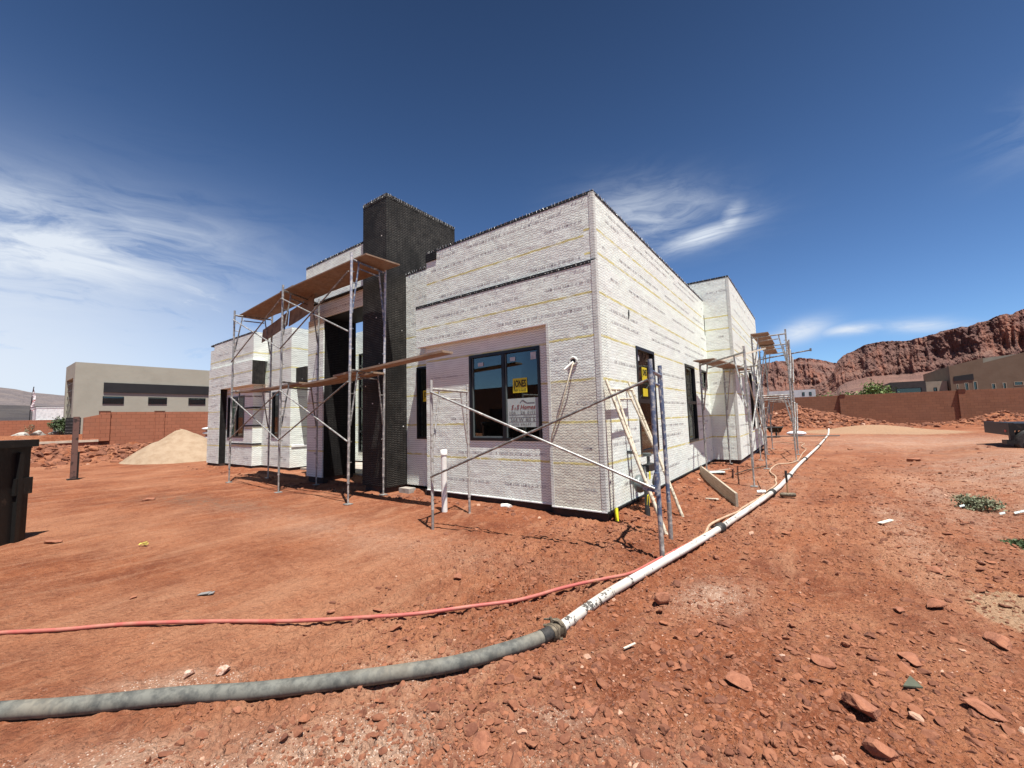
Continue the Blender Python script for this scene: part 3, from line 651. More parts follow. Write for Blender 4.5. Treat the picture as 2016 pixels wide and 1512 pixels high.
# far block on the right
fw1 = (17.0, 17.9, 2.0, 3.0); fw2 = (15.4, 16.2, 2.35, 2.95)
b = MB(); b.wall(1, 14.62, .2, -2.68, -2.12, ZB, 6.05, 'foam_side'); b.wall(1, 14.62, .2, -9.0, -2.68, 4.9, 6.05, 'foam_side')
b.wall(0, -1.90, -.22, 14.62, 22.45, ZB, 6.05, 'foam_side', [(16.9, 17.6, 2.3, 3.2), (18.2, 19.1, 1.0, 3.2), (20.2, 21.0, 1.0, 3.2)]); b.wall(1, 22.45, -.2, -20.9, -2.12, ZB, 6.05, 'foam_side'); b.wall(0, -9.0, .2, 14.82, 22.25, 4.9, 6.05, 'foam_side')
b.build('rear_block', H)
text_rows(TS, 1, 14.617, 1, -2.65, -1.95, [.5, 1.2, 1.7, 2.6, 3.3, 4.1, 4.9, 5.6], [], seed=13)
text_rows(TS, 0, -1.897, 1, 14.7, 22.3, [.5, 1.2, 1.9, 2.1, 3.4, 3.9, 4.5, 5.1, 5.6], [(16.9, 17.6, 2.3, 3.2), (18.2, 19.1, 1.0, 3.2), (20.2, 21.0, 1.0, 3.2)], size=.07, seed=14)
T.build('front_lettering', H); TS.build('side_lettering', H)
# roof deck, floor
b = MB(); b.box(-7.85, -2.92, 6.66, 14.6, 4.60, 4.75, 'roofing'); b.box(-8.95, -2.15, 14.85, 22.2, 5.3, 5.45, 'roofing'); b.box(-20.7, -15.0, 7.1, 22.2, 4.35, 4.5, 'roofing'); b.box(-14.9, -9.0, 9.75, 22.2, 4.6, 4.75, 'roofing'); b.build('roof', H)
b = MB(); b.box(-20.85, -2.72, 9.75, 14.5, .10, .15, 'concrete'); b.box(-7.9, -2.92, 6.5, 9.7, .10, .15, 'concrete'); b.build('floor_slab', H)
# inside walls seen dimly through the glass
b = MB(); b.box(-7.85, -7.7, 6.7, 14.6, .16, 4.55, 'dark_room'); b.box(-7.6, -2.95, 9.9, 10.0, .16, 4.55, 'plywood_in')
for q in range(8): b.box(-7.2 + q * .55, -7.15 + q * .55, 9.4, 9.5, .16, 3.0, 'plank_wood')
b.build('interior_wall', H)
# foundation
MB().box(-7.0, -2.70, 6.22, 6.6, -.35, ZB - .003, 'dark_foundation').build('foundation', H)
MB().box(-3.66, -2.705, 6.10, 6.22, -.35, ZB - .003, 'dark_foundation').build('foundation', H)
MB().box(-8.0, -7.0, 6.5, 6.8, -.35, ZB - .003, 'dark_foundation').build('foundation', H)
MB().box(-20.8, -19.5, 6.42, 6.9, -.35, ZB - .003, 'dark_foundation').build('foundation', H)
MB().box(-19.5, -17.0, 6.66, 6.98, -.35, ZB - .003, 'dark_foundation').build('foundation', H)
MB().box(-17.02, -14.79, 6.98, 7.3, -.35, ZB - .003, 'dark_foundation').build('foundation', H)
MB().box(-15.1, -14.79, 7.3, 9.6, -.35, ZB - .003, 'dark_foundation').build('foundation', H)
MB().box(-11.93, -11.15, 6.17, 7.1, -.35, ZB - .003, 'dark_foundation').build('foundation', H)
MB().box(-8.82, -7.97, 5.95, 6.5, -.35, ZB - .003, 'dark_foundation').build('foundation', H)
MB().box(-20.85, -20.6, 6.9, 22.3, -.35, ZB - .003, 'dark_foundation').build('foundation', H)
MB().box(-2.9, -2.705, 6.6, 14.66, .06, ZB - .003, 'dark_foundation').build('foundation', H)
MB().box(-2.12, -1.93, 14.66, 22.4, .06, ZB - .003, 'dark_foundation').build('foundation', H)
MB().box(-2.9, -2.12, 14.66, 14.9, -.35, ZB - .003, 'dark_foundation').build('foundation', H)
MB().box(-2.9, -2.725, 6.6, 14.66, -.35, .058, 'concrete').build('foundation', H)
MB().box(-2.12, -1.95, 14.9, 22.4, -.35, .058, 'concrete').build('foundation', H)
# chimney: black paper under bright netting
CX0, CX1, CY0, CY1, CZ = -8.88, -7.93, 5.90, 8.24, 7.15
b = MB(); b.box(CX0, CX1, CY0, CY1, ZB, CZ, 'black_netting'); b.build('chimney', H)
def rim(name, segs, zt, h=.05, mat='black_paper', dens=.075, prong=.045):
    """black top edge with bent netting ends standing up along it"""
    b = MB()
    for (x0, y0), (x1, y1), nx, ny in segs:
        a = Vector((x0, y0, 0)); c = Vector((x1, y1, 0)); L = (c - a).length; d = (c - a) / L; n_ = Vector((nx, ny, 0))
        b.obox(a + n_ * .004 + Vector((0, 0, zt - h)), d * L, -n_ * .12, (0, 0, h + .012), mat)
        k = int(L / dens)
        for q in range(k):
            p = a + d * (L * (q + random.uniform(.2, .8)) / k) + n_ * .012 + Vector((0, 0, zt - h * .6)); t_ = Vector((random.uniform(-.03, .03), random.uniform(-.03, .03), h * .6 + prong * random.uniform(.5, 1.2)))
            b.tube(p, p + t_ * .72, .0042, 'wire_light', 4)
    return b.build(name, H)
rim('chimney_rim', [((CX0, CY0), (CX1, CY0), 0, -1), ((CX1, CY0), (CX1, CY1), 1, 0)], CZ + .02, .10, 'black_netting', .06, .05)
rim('parapet_rim', [((-6.78, 6.12), (-2.70, 6.12), 0, -1), ((-2.70, 6.12), (-2.70, 14.62), 1, 0)], ZT + .02, .045)
rim('strip_rim', [((-7.93, 6.48), (-6.78, 6.48), 0, -1)], 5.31, .05)
rim('fascia_rim', [((-7.08, 6.06), (-2.69, 6.06), 0, -1)], 4.212, .05, prong=-.02)
rim('rear_rim', [((-9, 14.62), (-1.90, 14.62), 0, -1), ((-1.90, 14.62), (-1.90, 22.45), 1, 0)], 6.08, .05, dens=.11)
b = MB(); b.box(-6.785, -6.45, 6.10, 6.118, 5.20, 5.37, 'black_netting_plain'); b.build('netting_patch', H)
# corner beads: doubled netting down the corners
MB().box(-2.755, -2.674, 6.052, 6.06, ZB, 4.2, 'corner_netting').build('corner_bead', H)
MB().box(-2.679, -2.672, 6.055, 6.14, ZB, 4.2, 'corner_netting').build('corner_bead', H)
MB().box(-2.78, -2.70, 6.112, 6.12, 4.24, ZT, 'corner_netting').build('corner_bead', H)
MB().box(-2.70, -2.694, 6.118, 6.19, 4.24, ZT, 'corner_netting').build('corner_bead', H)
MB().box(-1.97, -1.895, 14.61, 14.617, ZB, 6.0, 'corner_netting').build('corner_bead', H)
MB().box(-1.899, -1.893, 14.615, 14.72, ZB, 6.0, 'corner_netting').build('corner_bead', H)
MB().box(-3.665, -3.61, 6.054, 6.06, ZB, 3.3, 'corner_netting').build('corner_bead', H)
# bottom weep screed line
MB().box(-6.9, -3.66, 6.175, 6.19, ZB - .012, ZB + .006, 'white_paint').build('weep_screed', H)
MB().box(-3.66, -2.67, 6.045, 6.06, ZB - .012, ZB + .006, 'white_paint').build('weep_screed', H)
MB().box(-2.68, -2.66, 6.06, 14.6, ZB - .03, ZB - .002, 'black_paper').build('weep_screed', H)
# pipe sleeve hole with a white pull cord
b = MB(); b.ring((-3.155, 6.058, 2.57), (0, 1, 0), .065, .022, 'corner_netting'); b.prism([(-3.155 + .06 * math.cos(a), 6.054, 2.57 + .06 * math.sin(a)) for a in np.linspace(0, 6.28, 17)[:-1]], (0, .004, 0), 'black_paper'); b.build('wall_sleeve', H)
b = MB()
for y0, z0 in ((7.44, 3.47), (7.46, 3.52)): b.box(-2.678, -2.665, y0, y0 + .022, z0, z0 + .12, 'black_paper')
b.build('wall_tag', H)

# windows
def window(ax, pos, h0, h1, z0, z1, out, fw=.06, mull=(), rails=(), dep=.08, half=None):
    """ax as wall(); out = +1/-1 direction of the outside along the wall normal; frame ring is one mesh, pane(s) sub-parts"""
    Q = (lambda a0, a1, d0, d1, c0, c1: (a0, a1, pos + min(d0, d1), pos + max(d0, d1), c0, c1)) if ax == 1 else (lambda a0, a1, d0, d1, c0, c1: (pos + min(d0, d1), pos + max(d0, d1), a0, a1, c0, c1))
    b = MB(); d0, d1 = out * .02, -out * dep
    b.box(*Q(h0, h1, d0, d1, z0, z0 + fw), 'window_black'); b.box(*Q(h0, h1, d0, d1, z1 - fw, z1), 'window_black')
    b.box(*Q(h0, h0 + fw, d0, d1, z0 + fw, z1 - fw), 'window_black'); b.box(*Q(h1 - fw, h1, d0, d1, z0 + fw, z1 - fw), 'window_black')
    for mm in mull: b.box(*Q(mm - .035, mm + .035, d0 * .5, d1, z0 + fw, z1 - fw), 'window_black')
    for rz in rails: b.box(*Q(h0 + fw, h1 - fw, d0 * .5, d1, rz - .04, rz + .04), 'window_black')
    f_ = b.build('window', H)
    p = MB(); e = -out * .03; p.box(*Q(h0 + fw, h1 - fw, e, e - out * .006, z0 + fw, z1 - fw), 'glass'); sub(p, 'pane', f_)
    return f_
Wf = window(1, 6.19, *win1, -1, .055, mull=(-4.735,))
p = MB(); p.box(-4.695, -4.675, 6.20, 6.23, 1.29, 2.89, 'gauge_grey'); p.box(-5.54, -5.52, 6.20, 6.23, 1.29, 2.89, 'gauge_grey'); p.box(-5.52, -4.77, 6.20, 6.225, 1.285, 1.315, 'gauge_grey'); sub(p, 'sash', Wf)
# stickers and papers on the glass (just in front of the pane)
yg = 6.212
def sticker(x0, x1, z0, z1, mat='sticker_yellow', words=(), parent=Wf, name='sticker', y=yg):
    b = MB(); b.box(x0, x1, y, y + .003, z0, z1, mat)
    for wd, fx0, fx1, fz, fh, ink, bold, sh in words:
        W_ = x1 - x0; H_ = z1 - z0
        put_text(b, wd, (x0 + W_ * fx0, y - .003, z0 + H_ * fz), (1, 0, 0), (0, 0, 1), fh * H_ / .72, ink, W_ * (fx1 - fx0), bold, sh)
    sub(b, name, parent); return b
sticker(-4.528, -4.205, 2.125, 2.397, words=[('JONES', .06, .94, .40, .48, 'black_paper', .03, 0), ('PAINT & GLASS', .06, .94, .10, .18, 'black_paper', .02, 0)])
b = MB(); y = yg; x0, x1, z0, z1 = -4.665, -3.945, 1.485, 2.02
b.box(x0, x1, y, y + .003, z0, z1, 'paper')
def tx(wd, fx0, fx1, fz, fh, ink='pen_ink', bold=0.0, sh=0.0):
    put_text(b, wd, (x0 + (x1 - x0) * fx0, y - .003, z0 + (z1 - z0) * fz), (1, 0, 0), (0, 0, 1), fh * (z1 - z0) / .72, ink, (x1 - x0) * (fx1 - fx0), bold, sh)
tx('S', .12, .21, .62, .16, 'red_ink', .02, .25); tx('&', .225, .27, .62, .08, 'red_ink', .02, .2); tx('S', .29, .385, .62, .16, 'red_ink', .02, .25); tx('Homes', .41, .88, .62, .15, 'red_ink', .025, .25)
tx('106', .07, .26, .445, .12); tx('26', .41, .56, .445, .12); tx('0193', .63, .86, .445, .12)
tx('LOT #', .10, .28, .365, .04); tx('PERMIT #', .51, .84, .365, .04); tx('564 W', .10, .51, .20, .13); tx('80 S', .57, .86, .20, .13); tx('ONYX', .12, .36, .06, .09); tx('VALLEY', .41, .74, .06, .09)
for (fa, za, fb, zb_) in ((.41, .84, .48, .93), (.48, .93, .62, .825), (.62, .825, .86, .825), (.5, .93, .60, .84)):
    A = Vector((x0 + (x1 - x0) * fa, y - .003, z0 + (z1 - z0) * za)); B_ = Vector((x0 + (x1 - x0) * fb, y - .003, z0 + (z1 - z0) * zb_)); d = (B_ - A).normalized(); b.obox(A, B_ - A, (0, .002, 0), Vector((-d.z, 0, d.x)) * .008, 'pen_ink')
for fz in (.43, .335, .185): b.box(x0 + .03, x1 - .03, y - .002, y, z0 + (z1 - z0) * fz, z0 + (z1 - z0) * fz + .003, 'pen_ink')
sub(b, 'paper_sign', Wf)
for a in ((-4.58, -4.46, 2.735, 2.81), (-4.11, -3.99, 2.72, 2.855), (-5.39, -5.25, 2.71, 2.785)): sticker(*a, 'sticker_white', name='small_sticker')
Ws = window(1, 6.48, *sw, -1, .045); sticker(-7.36, -7.02, 2.1, 2.36, words=[('JONES', .06, .94, .40, .48, 'black_paper', .03, 0)], parent=Ws, y=6.50)
Wa = window(0, -2.68, *sw1, 1, .06, rails=(1.92,)); Wb = window(0, -2.68, *sw2, 1, .06, rails=(1.95,)); window(0, -2.68, *sw3, 1, .05)
def side_sticker(y0, z0, wf):
    b = MB(); b.box(-2.704, -2.701, y0, y0 + .30, z0, z0 + .27, 'sticker_yellow'); put_text(b, 'JONES', (-2.698, y0 + .02, z0 + .11), (0, 1, 0), (0, 0, 1), .17, 'black_paper', .26, .03); sub(b, 'sticker', wf)
side_sticker(8.12, 2.34, Wa); b = MB(); b.box(-2.704, -2.701, 8.13, 8.42, 2.02, 2.18, 'sticker_yellow'); sub(b, 'sticker', Wa); b = MB(); b.box(-2.703, -2.70, 7.9, 7.99, 2.72, 2.83, 'sticker_white'); sub(b, 'small_sticker', Wa)
for a in ((16.9, 17.6, 2.3, 3.2), (18.2, 19.1, 1.0, 3.2), (20.2, 21.0, 1.0, 3.2)): window(0, -1.90, *a, 1, .06)

# entry portal: pier, high header, deep dark reveal
b = MB(); b.box(-11.97, -11.13, 6.12, 7.15, ZB, 4.70, 'foam_left'); b.build('entry_pier', H)
b = MB(); b.box(-11.97, CX0, 6.16, 7.15, 4.703, 5.16, 'foam_left'); b.box(-11.99, CX0 - .002, 6.04, 7.15, 5.163, 6.30, 'foam_upper'); b.build('entry_header', H)
b = MB(); b.box(-11.13, -11.115, 6.16, 7.148, ZB, 4.70, 'black_netting_plain'); b.box(-11.11, CX0, 6.2, 7.14, 4.69, 4.702, 'black_paper'); b.box(-11.99, CX0 - .002, 6.03, 6.16, 5.14, 5.162, 'black_netting'); b.build('entry_reveal', H)
rim('entry_rim', [((-11.99, 6.04), (CX0, 6.04), 0, -1)], 6.33, .05)
# courtyard walls behind the entry
ch = [(-14.55, -13.9, .5, 4.4)]
b = MB(); b.wall(1, 9.5, .2, -14.76, -7.9, ZB, 5.3, 'foam_left', ch); b.build('court_wall', H)
window(1, 9.5, *ch[0], -1, .05, rails=(1.3, 2.2, 3.1, 3.9))
b = MB(); b.box(-14.7, -8.95, 7.3, 9.4, .02, .12, 'concrete'); b.build('porch_slab', H)
# left block
YL = 6.38
lw1 = (-19.35, -17.75, 1.20, 2.83); lw2 = (-16.15, -15.60, 1.2, 2.86)
b = MB(); b.box(-20.80, -19.52, YL, YL + .30, ZB, 3.17, 'foam_left'); b.box(-20.80, -16.52, YL, YL + .45, 3.173, 4.08, 'foam_left'); b.build('left_fascia', H)
MB().box(-19.52, -19.505, YL + .01, YL + .24, ZB, 3.165, 'black_netting_plain').build('fascia_netting', H)
MB().box(-16.52, -16.505, YL + .005, YL + .45, 3.175, 4.07, 'black_netting').build('fascia_netting', H)
b = MB(); b.wall(1, YL + .24, .15, -19.505, -16.98, ZB, 3.17, 'foam_left', [lw1]); b.wall(0, -16.98, -.15, YL + .39, 6.95, ZB, 3.17, 'foam_left'); b.build('left_recess', H)
b = MB(); b.wall(1, YL + .07, .2, -20.55, -16.62, 4.08, 5.16, 'foam_left'); b.wall(0, -16.62, -.15, YL + .27, 6.95, 4.08, 5.16, 'foam_left'); b.wall(1, YL + .09, .2, -21.0, -20.55, ZB, 4.93, 'foam_left'); b.wall(0, -21.0, .2, YL + .29, 22.4, ZB, 4.93, 'foam_left'); b.build('left_parapet', H)
b = MB(); b.wall(1, 6.95, .16, -16.98, -14.76, ZB, 5.12, 'foam_left', [lw2]); b.wall(0, -14.76, -.16, 7.11, 9.5, ZB, 5.12, 'foam_left'); b.build('left_return', H)
window(1, YL + .24, *lw1, -1, .06, mull=(-18.5,)); window(1, 6.95, *lw2, -1, .05)
rim('left_rim', [((-20.55, YL + .07), (-16.62, YL + .07), 0, -1), ((-21.0, YL + .09), (-20.55, YL + .09), 0, -1)], 5.17, .05, dens=.16)
b = MB(); b.box(-14.755, -14.05, 7.12, 9.0, 3.16, 3.66, 'black_netting'); b.build('side_canopy', H)
b = MB()
for zb_ in (.93, 1.62, 2.30): b = MB(); b.box(-19.1 if zb_ < 1 else -17.7, -16.97, YL + .222, YL + .245, zb_, zb_ + .055, 'black_paper'); b.box(-16.985, -16.962, YL + .243, 6.94, zb_, zb_ + .055, 'black_paper'); b.build('wall_groove', H)
b = MB(); b.box(-14.8, -14.735, 7.0, 9.4, .86, .93, 'white_paint'); b.build('wall_ledge', H)
TL = MB()
text_rows(TL, 1, YL - .003, 1, -20.75, -16.55, [3.3, 3.62], [], size=.08, seed=21); text_rows(TL, 1, YL - .003, 1, -20.75, -19.6, [.4, 1.1, 1.8, 2.5, 2.9], [], size=.08, seed=22)
text_rows(TL, 1, YL + .067, 1, -20.5, -16.65, [4.3, 4.6], [], size=.08, seed=23); text_rows(TL, 1, 6.947, 1, -16.9, -14.8, [.4, .9, 1.4, 1.9, 2.5, 3.1, 3.7, 4.3, 4.9], [lw2], size=.08, seed=24)
text_rows(TL, 0, -14.757, 1, 7.15, 9.2, [.4, 1.2, 2.0, 2.6, 4.0, 4.4, 4.8], [], size=.08, seed=25); text_rows(TL, 1, 6.117, 1, -11.93, -11.15, [.5, .95, 1.5, 2.3, 3.1, 3.9], [], size=.08, seed=26)
text_rows(TL, 1, YL + .237, 1, -19.4, -17.0, [.4, .75], [], size=.08, seed=27); text_rows(TL, 1, 6.037, 1, -11.9, -8.95, [5.45, 5.85], [], size=.08, seed=28); text_rows(TL, 1, 6.157, 1, -11.9, -8.95, [4.85], [], size=.08, seed=29)
TL.build('left_lettering', H)
# concrete block by the chimney foot
b = MB(); b.box(-7.80, -7.45, 6.13, 6.33, -.05, .13, 'concrete'); b.build('concrete_block', label='grey concrete block on the dirt at the foot of the chimney', cat='concrete block')

# ------------------------------------------------------------------ SCAFFOLDS
def frame_mb(mb, A, B, z0, z1, mat, ra=.027, split=None, topA=None, lean=(0, 0), mat2=None, stub=.11):
    """ladder-braced mason frame between feet A and B (x, y)"""
    A, B = Vector((*A, 0)), Vector((*B, 0)); L = Vector((*lean, 0)); Hh = z1 - z0
    P = lambda f, z: A.lerp(B, f) + L * ((z - z0) / Hh) + Vector((0, 0, z))
    mt2 = mat2 or mat
    mb.tube(P(0, z0), P(0, z1 + stub), ra, mat); mb.tube(P(1, z0), P(1, z1 + stub), ra, mat)
    zt = z1 - .03; mb.tube(P(0, zt), P(1, zt), ra * .9, mt2); mb.tube(P(.22, zt - .14), P(.78, zt - .14), ra * .62, mt2)
    zl = z0 + Hh * .50
    mb.path([P(.20, zt), P(.19, zt - .12), P(.03, zl)], ra * .68, mt2, 8); mb.path([P(.80, zt), P(.81, zt - .12), P(.97, zl)], ra * .68, mt2, 8)
    for q in (.62, .78): mb.tube(P(.0, z0 + Hh * q), P(.20 * (q - .5) / .5 + .02, z0 + Hh * q), ra * .42, mt2, 6); mb.tube(P(1, z0 + Hh * q), P(1 - .20 * (q - .5) / .5 - .02, z0 + Hh * q), ra * .42, mt2, 6)
    for q in (.18, .36, .88): mb.tube(P(0, z0 + Hh * q), P(.07, z0 + Hh * q), ra * .4, mt2, 6); mb.tube(P(1, z0 + Hh * q), P(.93, z0 + Hh * q), ra * .4, mt2, 6)
def foot(mb, x, y, z1, mat='galv'):
    z = Gz(x, y); mb.tube((x, y, z - .03), (x, y, z1), .019, mat); mb.box(x - .07, x + .07, y - .07, y + .07, z + .004, z + .02, mat)
def brace(root, a, b, mat='galv', name='cross_brace', r=.0165):
    m_ = MB(); m_.tube(a, b, r, mat, 8); return m_.build(name, root)

# front scaffold: three frame lines, two lifts
SF = empty('scaffold', (-10.6, 5.3, 0), 'two-lift tube scaffold standing in front of the entry and chimney', 'scaffold')
FR = [((-13.83, 4.81), (-13.62, 5.78), (.05, 0), 5.00, 'galv', 'galv_dark'), ((-10.64, 4.76), (-11.12, 5.96), (.03, 0), 5.08, 'galv', 'galv_dark'), ((-7.68, 4.78), (-7.84, 6.02 - .28), (.08, 0), 5.12, 'galv', 'galv_dark')]
for q, (A, B, ln, zt, m1, m2) in enumerate(FR):
    zj = .42 + (zt - .42) / 2
    b = MB(); frame_mb(b, A, B, .42, zj, m1, lean=(ln[0] / 2, 0), mat2=m2, stub=.0); foot(b, *A, .55); foot(b, *B, .55); b.build('frame', SF)
    A2 = (A[0] + ln[0] / 2, A[1]); B2 = (B[0] + ln[0] / 2, B[1])
    b = MB(); frame_mb(b, A2, B2, zj, zt, 'blue_grey_tube' if q == 2 else m1, lean=(ln[0] / 2, 0), mat2='blue_tube' if q == 2 else m2); b.tube((*A2, zj - .06), (*A2, zj + .06), .033, m1); b.build('frame', SF)
for (A, B) in ((FR[0][0], FR[1][0]), (FR[1][0], FR[2][0])):
    for z0, z1 in ((1.27, 2.50), (3.55, 4.83)):
        brace(SF, (A[0] + .04, A[1] - .03, z1), (B[0] + .02, B[1] - .03, z0)); brace(SF, (A[0] + .04, A[1] - .045, z0), (B[0] + .04, B[1] - .045, z1), 'galv_dark')
# near bay: two frames, cross braces, no deck
SN = empty('scaffold', (-3.2, 5.0, 0), 'single bay of scaffold without planks around the near corner, blue legs at its right end', 'scaffold')
b = MB(); frame_mb(b, (-4.75, 4.36), (-4.92, 5.37), .30, 2.17, 'grey_tube', ra=.024); b.tube((-4.75, 4.36, -.03), (-4.75, 4.36, .95), .021, 'galv'); b.tube((-4.92, 5.37, -.03), (-4.92, 5.37, .5), .021, 'galv'); b.build('frame', SN)
b = MB(); frame_mb(b, (-1.49, 4.83), (-1.60, 5.59), .28, 2.20, 'blue_tube', lean=(-.03, .05)); b.tube((-1.49, 4.83, -.03), (-1.49, 4.83, .4), .028, 'galv'); b.tube((-1.60, 5.59, -.03), (-1.60, 5.59, .5), .029, 'galv'); b.build('frame', SN)
brace(SN, (-4.73, 4.33, 2.09), (-1.52, 4.79, .80)); brace(SN, (-4.73, 4.31, .80), (-1.53, 4.80, 2.06), 'galv_dark')
b = MB(); b.tube((-1.50, 4.83, .72), (-1.50, 4.83, .98), .033, 'blue_tube'); b.obox((-1.66, 4.79, .78), (.16, 0, -.02), (0, .03, 0), (0, 0, .07), 'blue_tube'); b.build('clamp', SN)
# loose frame leaning on the side wall
LF = empty('leaning_frame', (-1.75, 6.4, 0), 'loose cream painted scaffold frame leaning against the side wall by the gas meter', 'scaffold frame')
b = MB(); A0, A1 = Vector((-1.735, 5.86, 0)), Vector((-2.62, 6.13, 2.22)); B0, B1 = Vector((-1.795, 6.98, 0)), Vector((-2.62, 7.13, 2.25)); r_ = .026
PA = lambda f: A0.lerp(A1, f); PB = lambda f: B0.lerp(B1, f); PM = lambda f, u: PA(f).lerp(PB(f), u)
b.tube(PA(0), PA(1), r_, 'cream_tube'); b.tube(PB(0), PB(1), r_, 'cream_tube'); b.tube(PM(.93, 0), PM(.93, 1), r_ * .9, 'cream_tube'); b.tube(PM(.86, .2), PM(.86, .8), r_ * .6, 'cream_tube')
b.path([PM(.93, .22), PM(.86, .2), PM(.42, .03)], r_ * .75, 'cream_tube'); b.path([PM(.93, .78), PM(.86, .8), PM(.42, .97)], r_ * .75, 'cream_tube')
for f_ in (.2, .32, .6, .72): b.tube(PM(f_, 0), PM(f_, .09), .01, 'cream_tube', 6); b.tube(PM(f_, 1), PM(f_, .91), .01, 'cream_tube', 6)
b.build('tube_frame', LF)
# right near bay
SR = empty('scaffold', (-1.8, 12.5, 0), 'low one-lift scaffold with a wooden deck against the inner corner of the side wall', 'scaffold')
b = MB(); frame_mb(b, (-2.45, 12.30), (-1.14, 10.42), .45, 3.02, 'galv'); foot(b, -2.45, 12.3, .5); foot(b, -1.14, 10.42, .5); b.build('frame', SR)
b = MB(); frame_mb(b, (-2.20, 14.50), (-1.16, 13.71), .45, 3.02, 'galv'); foot(b, -2.2, 14.5, .5); foot(b, -1.16, 13.71, .5); b.build('frame', SR)
brace(SR, (-1.14, 10.4, 2.6), (-1.16, 13.7, 1.0)); brace(SR, (-1.13, 10.4, 1.1), (-1.13, 13.7, 2.7))
# far right scaffold, two lifts
SB = empty('scaffold', (-1.0, 20, 0), 'tall two-lift scaffold farthest back along the right side of the house', 'scaffold')
for q, y0 in enumerate((16.1, 18.6, 21.2)):
    xo = -.53 if q < 2 else -.62; xi = -1.52
    for z0, z1 in ((.35, 2.2), (2.2, 4.22)):
        b = MB(); frame_mb(b, (xi, y0 + .1), (xo, y0), z0, z1, 'galv', stub=.12 if z1 > 4 else 0); 
        if z0 < 1: foot(b, xi, y0 + .1, .5); foot(b, xo, y0, .5)
        b.build('frame', SB)
for y0, y1 in ((16.1, 18.6), (18.6, 21.2)):
    for z0, z1 in ((.9, 1.95), (2.7, 3.95)): brace(SB, (-.50, y0, z1), (-.52, y1, z0)); brace(SB, (-1.5, y0, z0), (-1.5, y1, z1)); brace(SB, (-.49, y0, z0), (-.51, y1, z1))
b = MB(); b.tube((-1.5, 18.9, 3.72), (.12, 18.55, 3.86), .024, 'galv_dark'); b.box(.08, .14, 18.5, 18.6, 3.82, 3.92, 'galv_dark'); b.build('outrigger_tube', SB)

# planks (each a thing of its own)
def plank(p, ux, uy, th, label, mat='plank_wood', name='plank', cat='plank', sag=0.0, n=8, group=None, edge=0.0):
    p, ux, uy = Vector(p), Vector(ux), Vector(uy); up = ux.cross(uy).normalized() * (1 if ux.cross(uy).z > 0 else -1); L = ux.length
    vs = []
    for i in range(n + 1):
        f = i / n; z_ = Vector((0, 0, -sag * 4 * f * (1 - f))); e = uy.normalized() * edge * random.uniform(-1, 1)
        q = p + ux * f + z_
        for s_, t_ in ((0, 0), (1, 0), (1, 1), (0, 1)): vs.append(q + uy * s_ + up * th * t_ + (e if s_ else Vector()))
    fs = [(i * 4 + k, i * 4 + (k + 1) % 4, (i + 1) * 4 + (k + 1) % 4, (i + 1) * 4 + k) for i in range(n) for k in range(4)] + [(0, 1, 2, 3), (n * 4 + 3, n * 4 + 2, n * 4 + 1, n * 4)]
    # local frame along the plank so the grain runs with it
    rot = ux.to_track_quat('X', 'Z').to_matrix().to_4x4(); M = Matrix.Translation(p) @ rot; Mi = M.inverted()
    group = group or {'plank': 'planks laid on the scaffolds', 'plywood_deck': 'plywood decks on the scaffolds', 'plywood_strip': 'plywood strips hung on the front scaffold'}.get(name)
    b = MB(); b.add([Mi @ v for v in vs], fs, mat); o = b.build(name, label=label, cat=cat, group=group); o.matrix_world = M; return o
plank((-11.1, 4.90, 5.13), (3.82, .0, .02), (0, .88, .02), .03, 'wide brown plywood deck high over the entry, reaching to the chimney', 'ply_under', 'plywood_deck', 'plywood sheet', edge=.02)
plank((-14.15, 5.02, 5.03), (3.75, -.12, .12), (0, .75, 0), .03, 'high plywood deck over the left end of the front scaffold', 'ply_under', 'plywood_deck', 'plywood sheet', edge=.03)
plank((-8.7, 5.02, 2.70), (3.55, -.02, .14), (0, .26, 0), .04, 'long plank running out past the right end of the front scaffold', sag=.0)
plank((-10.95, 5.05, 2.63), (2.6, .1, .08), (0, .26, 0), .04, 'plank on the middle bay of the front scaffold at the lower level', sag=.03)
plank((-10.9, 5.36, 2.63), (3.2, .02, .09), (0, .28, 0), .04, 'inner plank beside the middle lower plank of the front scaffold', sag=.03)
plank((-14.1, 4.95, 2.66), (3.9, .05, .0), (0, .34, 0), .04, 'lower-level plank on the left bay of the front scaffold', sag=.03)
plank((-14.0, 5.68, 4.28), (1.9, -.1, .25), (0, .03, .42), .02, 'weathered plywood strip hung on edge under the left end of the high deck', 'weathered_ply', 'plywood_strip', 'plywood sheet', sag=.02)
plank((-12.1, 5.62, 4.50), (1.55, -.1, .18), (0, .03, .45), .02, 'stained plywood strip hung on edge beside the middle scaffold frame', 'weathered_ply', 'plywood_strip', 'plywood sheet', sag=.02)
plank((-13.4, 6.9, 5.02), (1.9, -.5, -.20), (0, .4, 0), .04, 'plank bridging from the left roof towards the entry header', 'plank_wood')
plank((-2.50, 11.75, 3.05), (.42, 4.1, 0), (.52, -.08, 0), .03, 'wooden deck on the low scaffold at the inner corner', 'ply_under', 'plywood_deck', 'plywood sheet', edge=.02)
plank((-1.50, 15.9, 4.26), (.0, 3.0, 0), (.50, 0, 0), .035, 'first deck on top of the far right scaffold', 'ply_under', 'plywood_deck', 'plywood sheet')
plank((-1.50, 18.8, 4.22), (-.0, 2.8, -.02), (.45, 0, 0), .035, 'second deck behind the first on the far right scaffold', 'ply_under', 'plywood_deck', 'plywood sheet')
plank((-1.50, 18.7, 2.25), (.0, 2.6, 0), (.40, 0, 0), .035, 'lower deck halfway up the far right scaffold', 'ply_under', 'plywood_deck', 'plywood sheet')
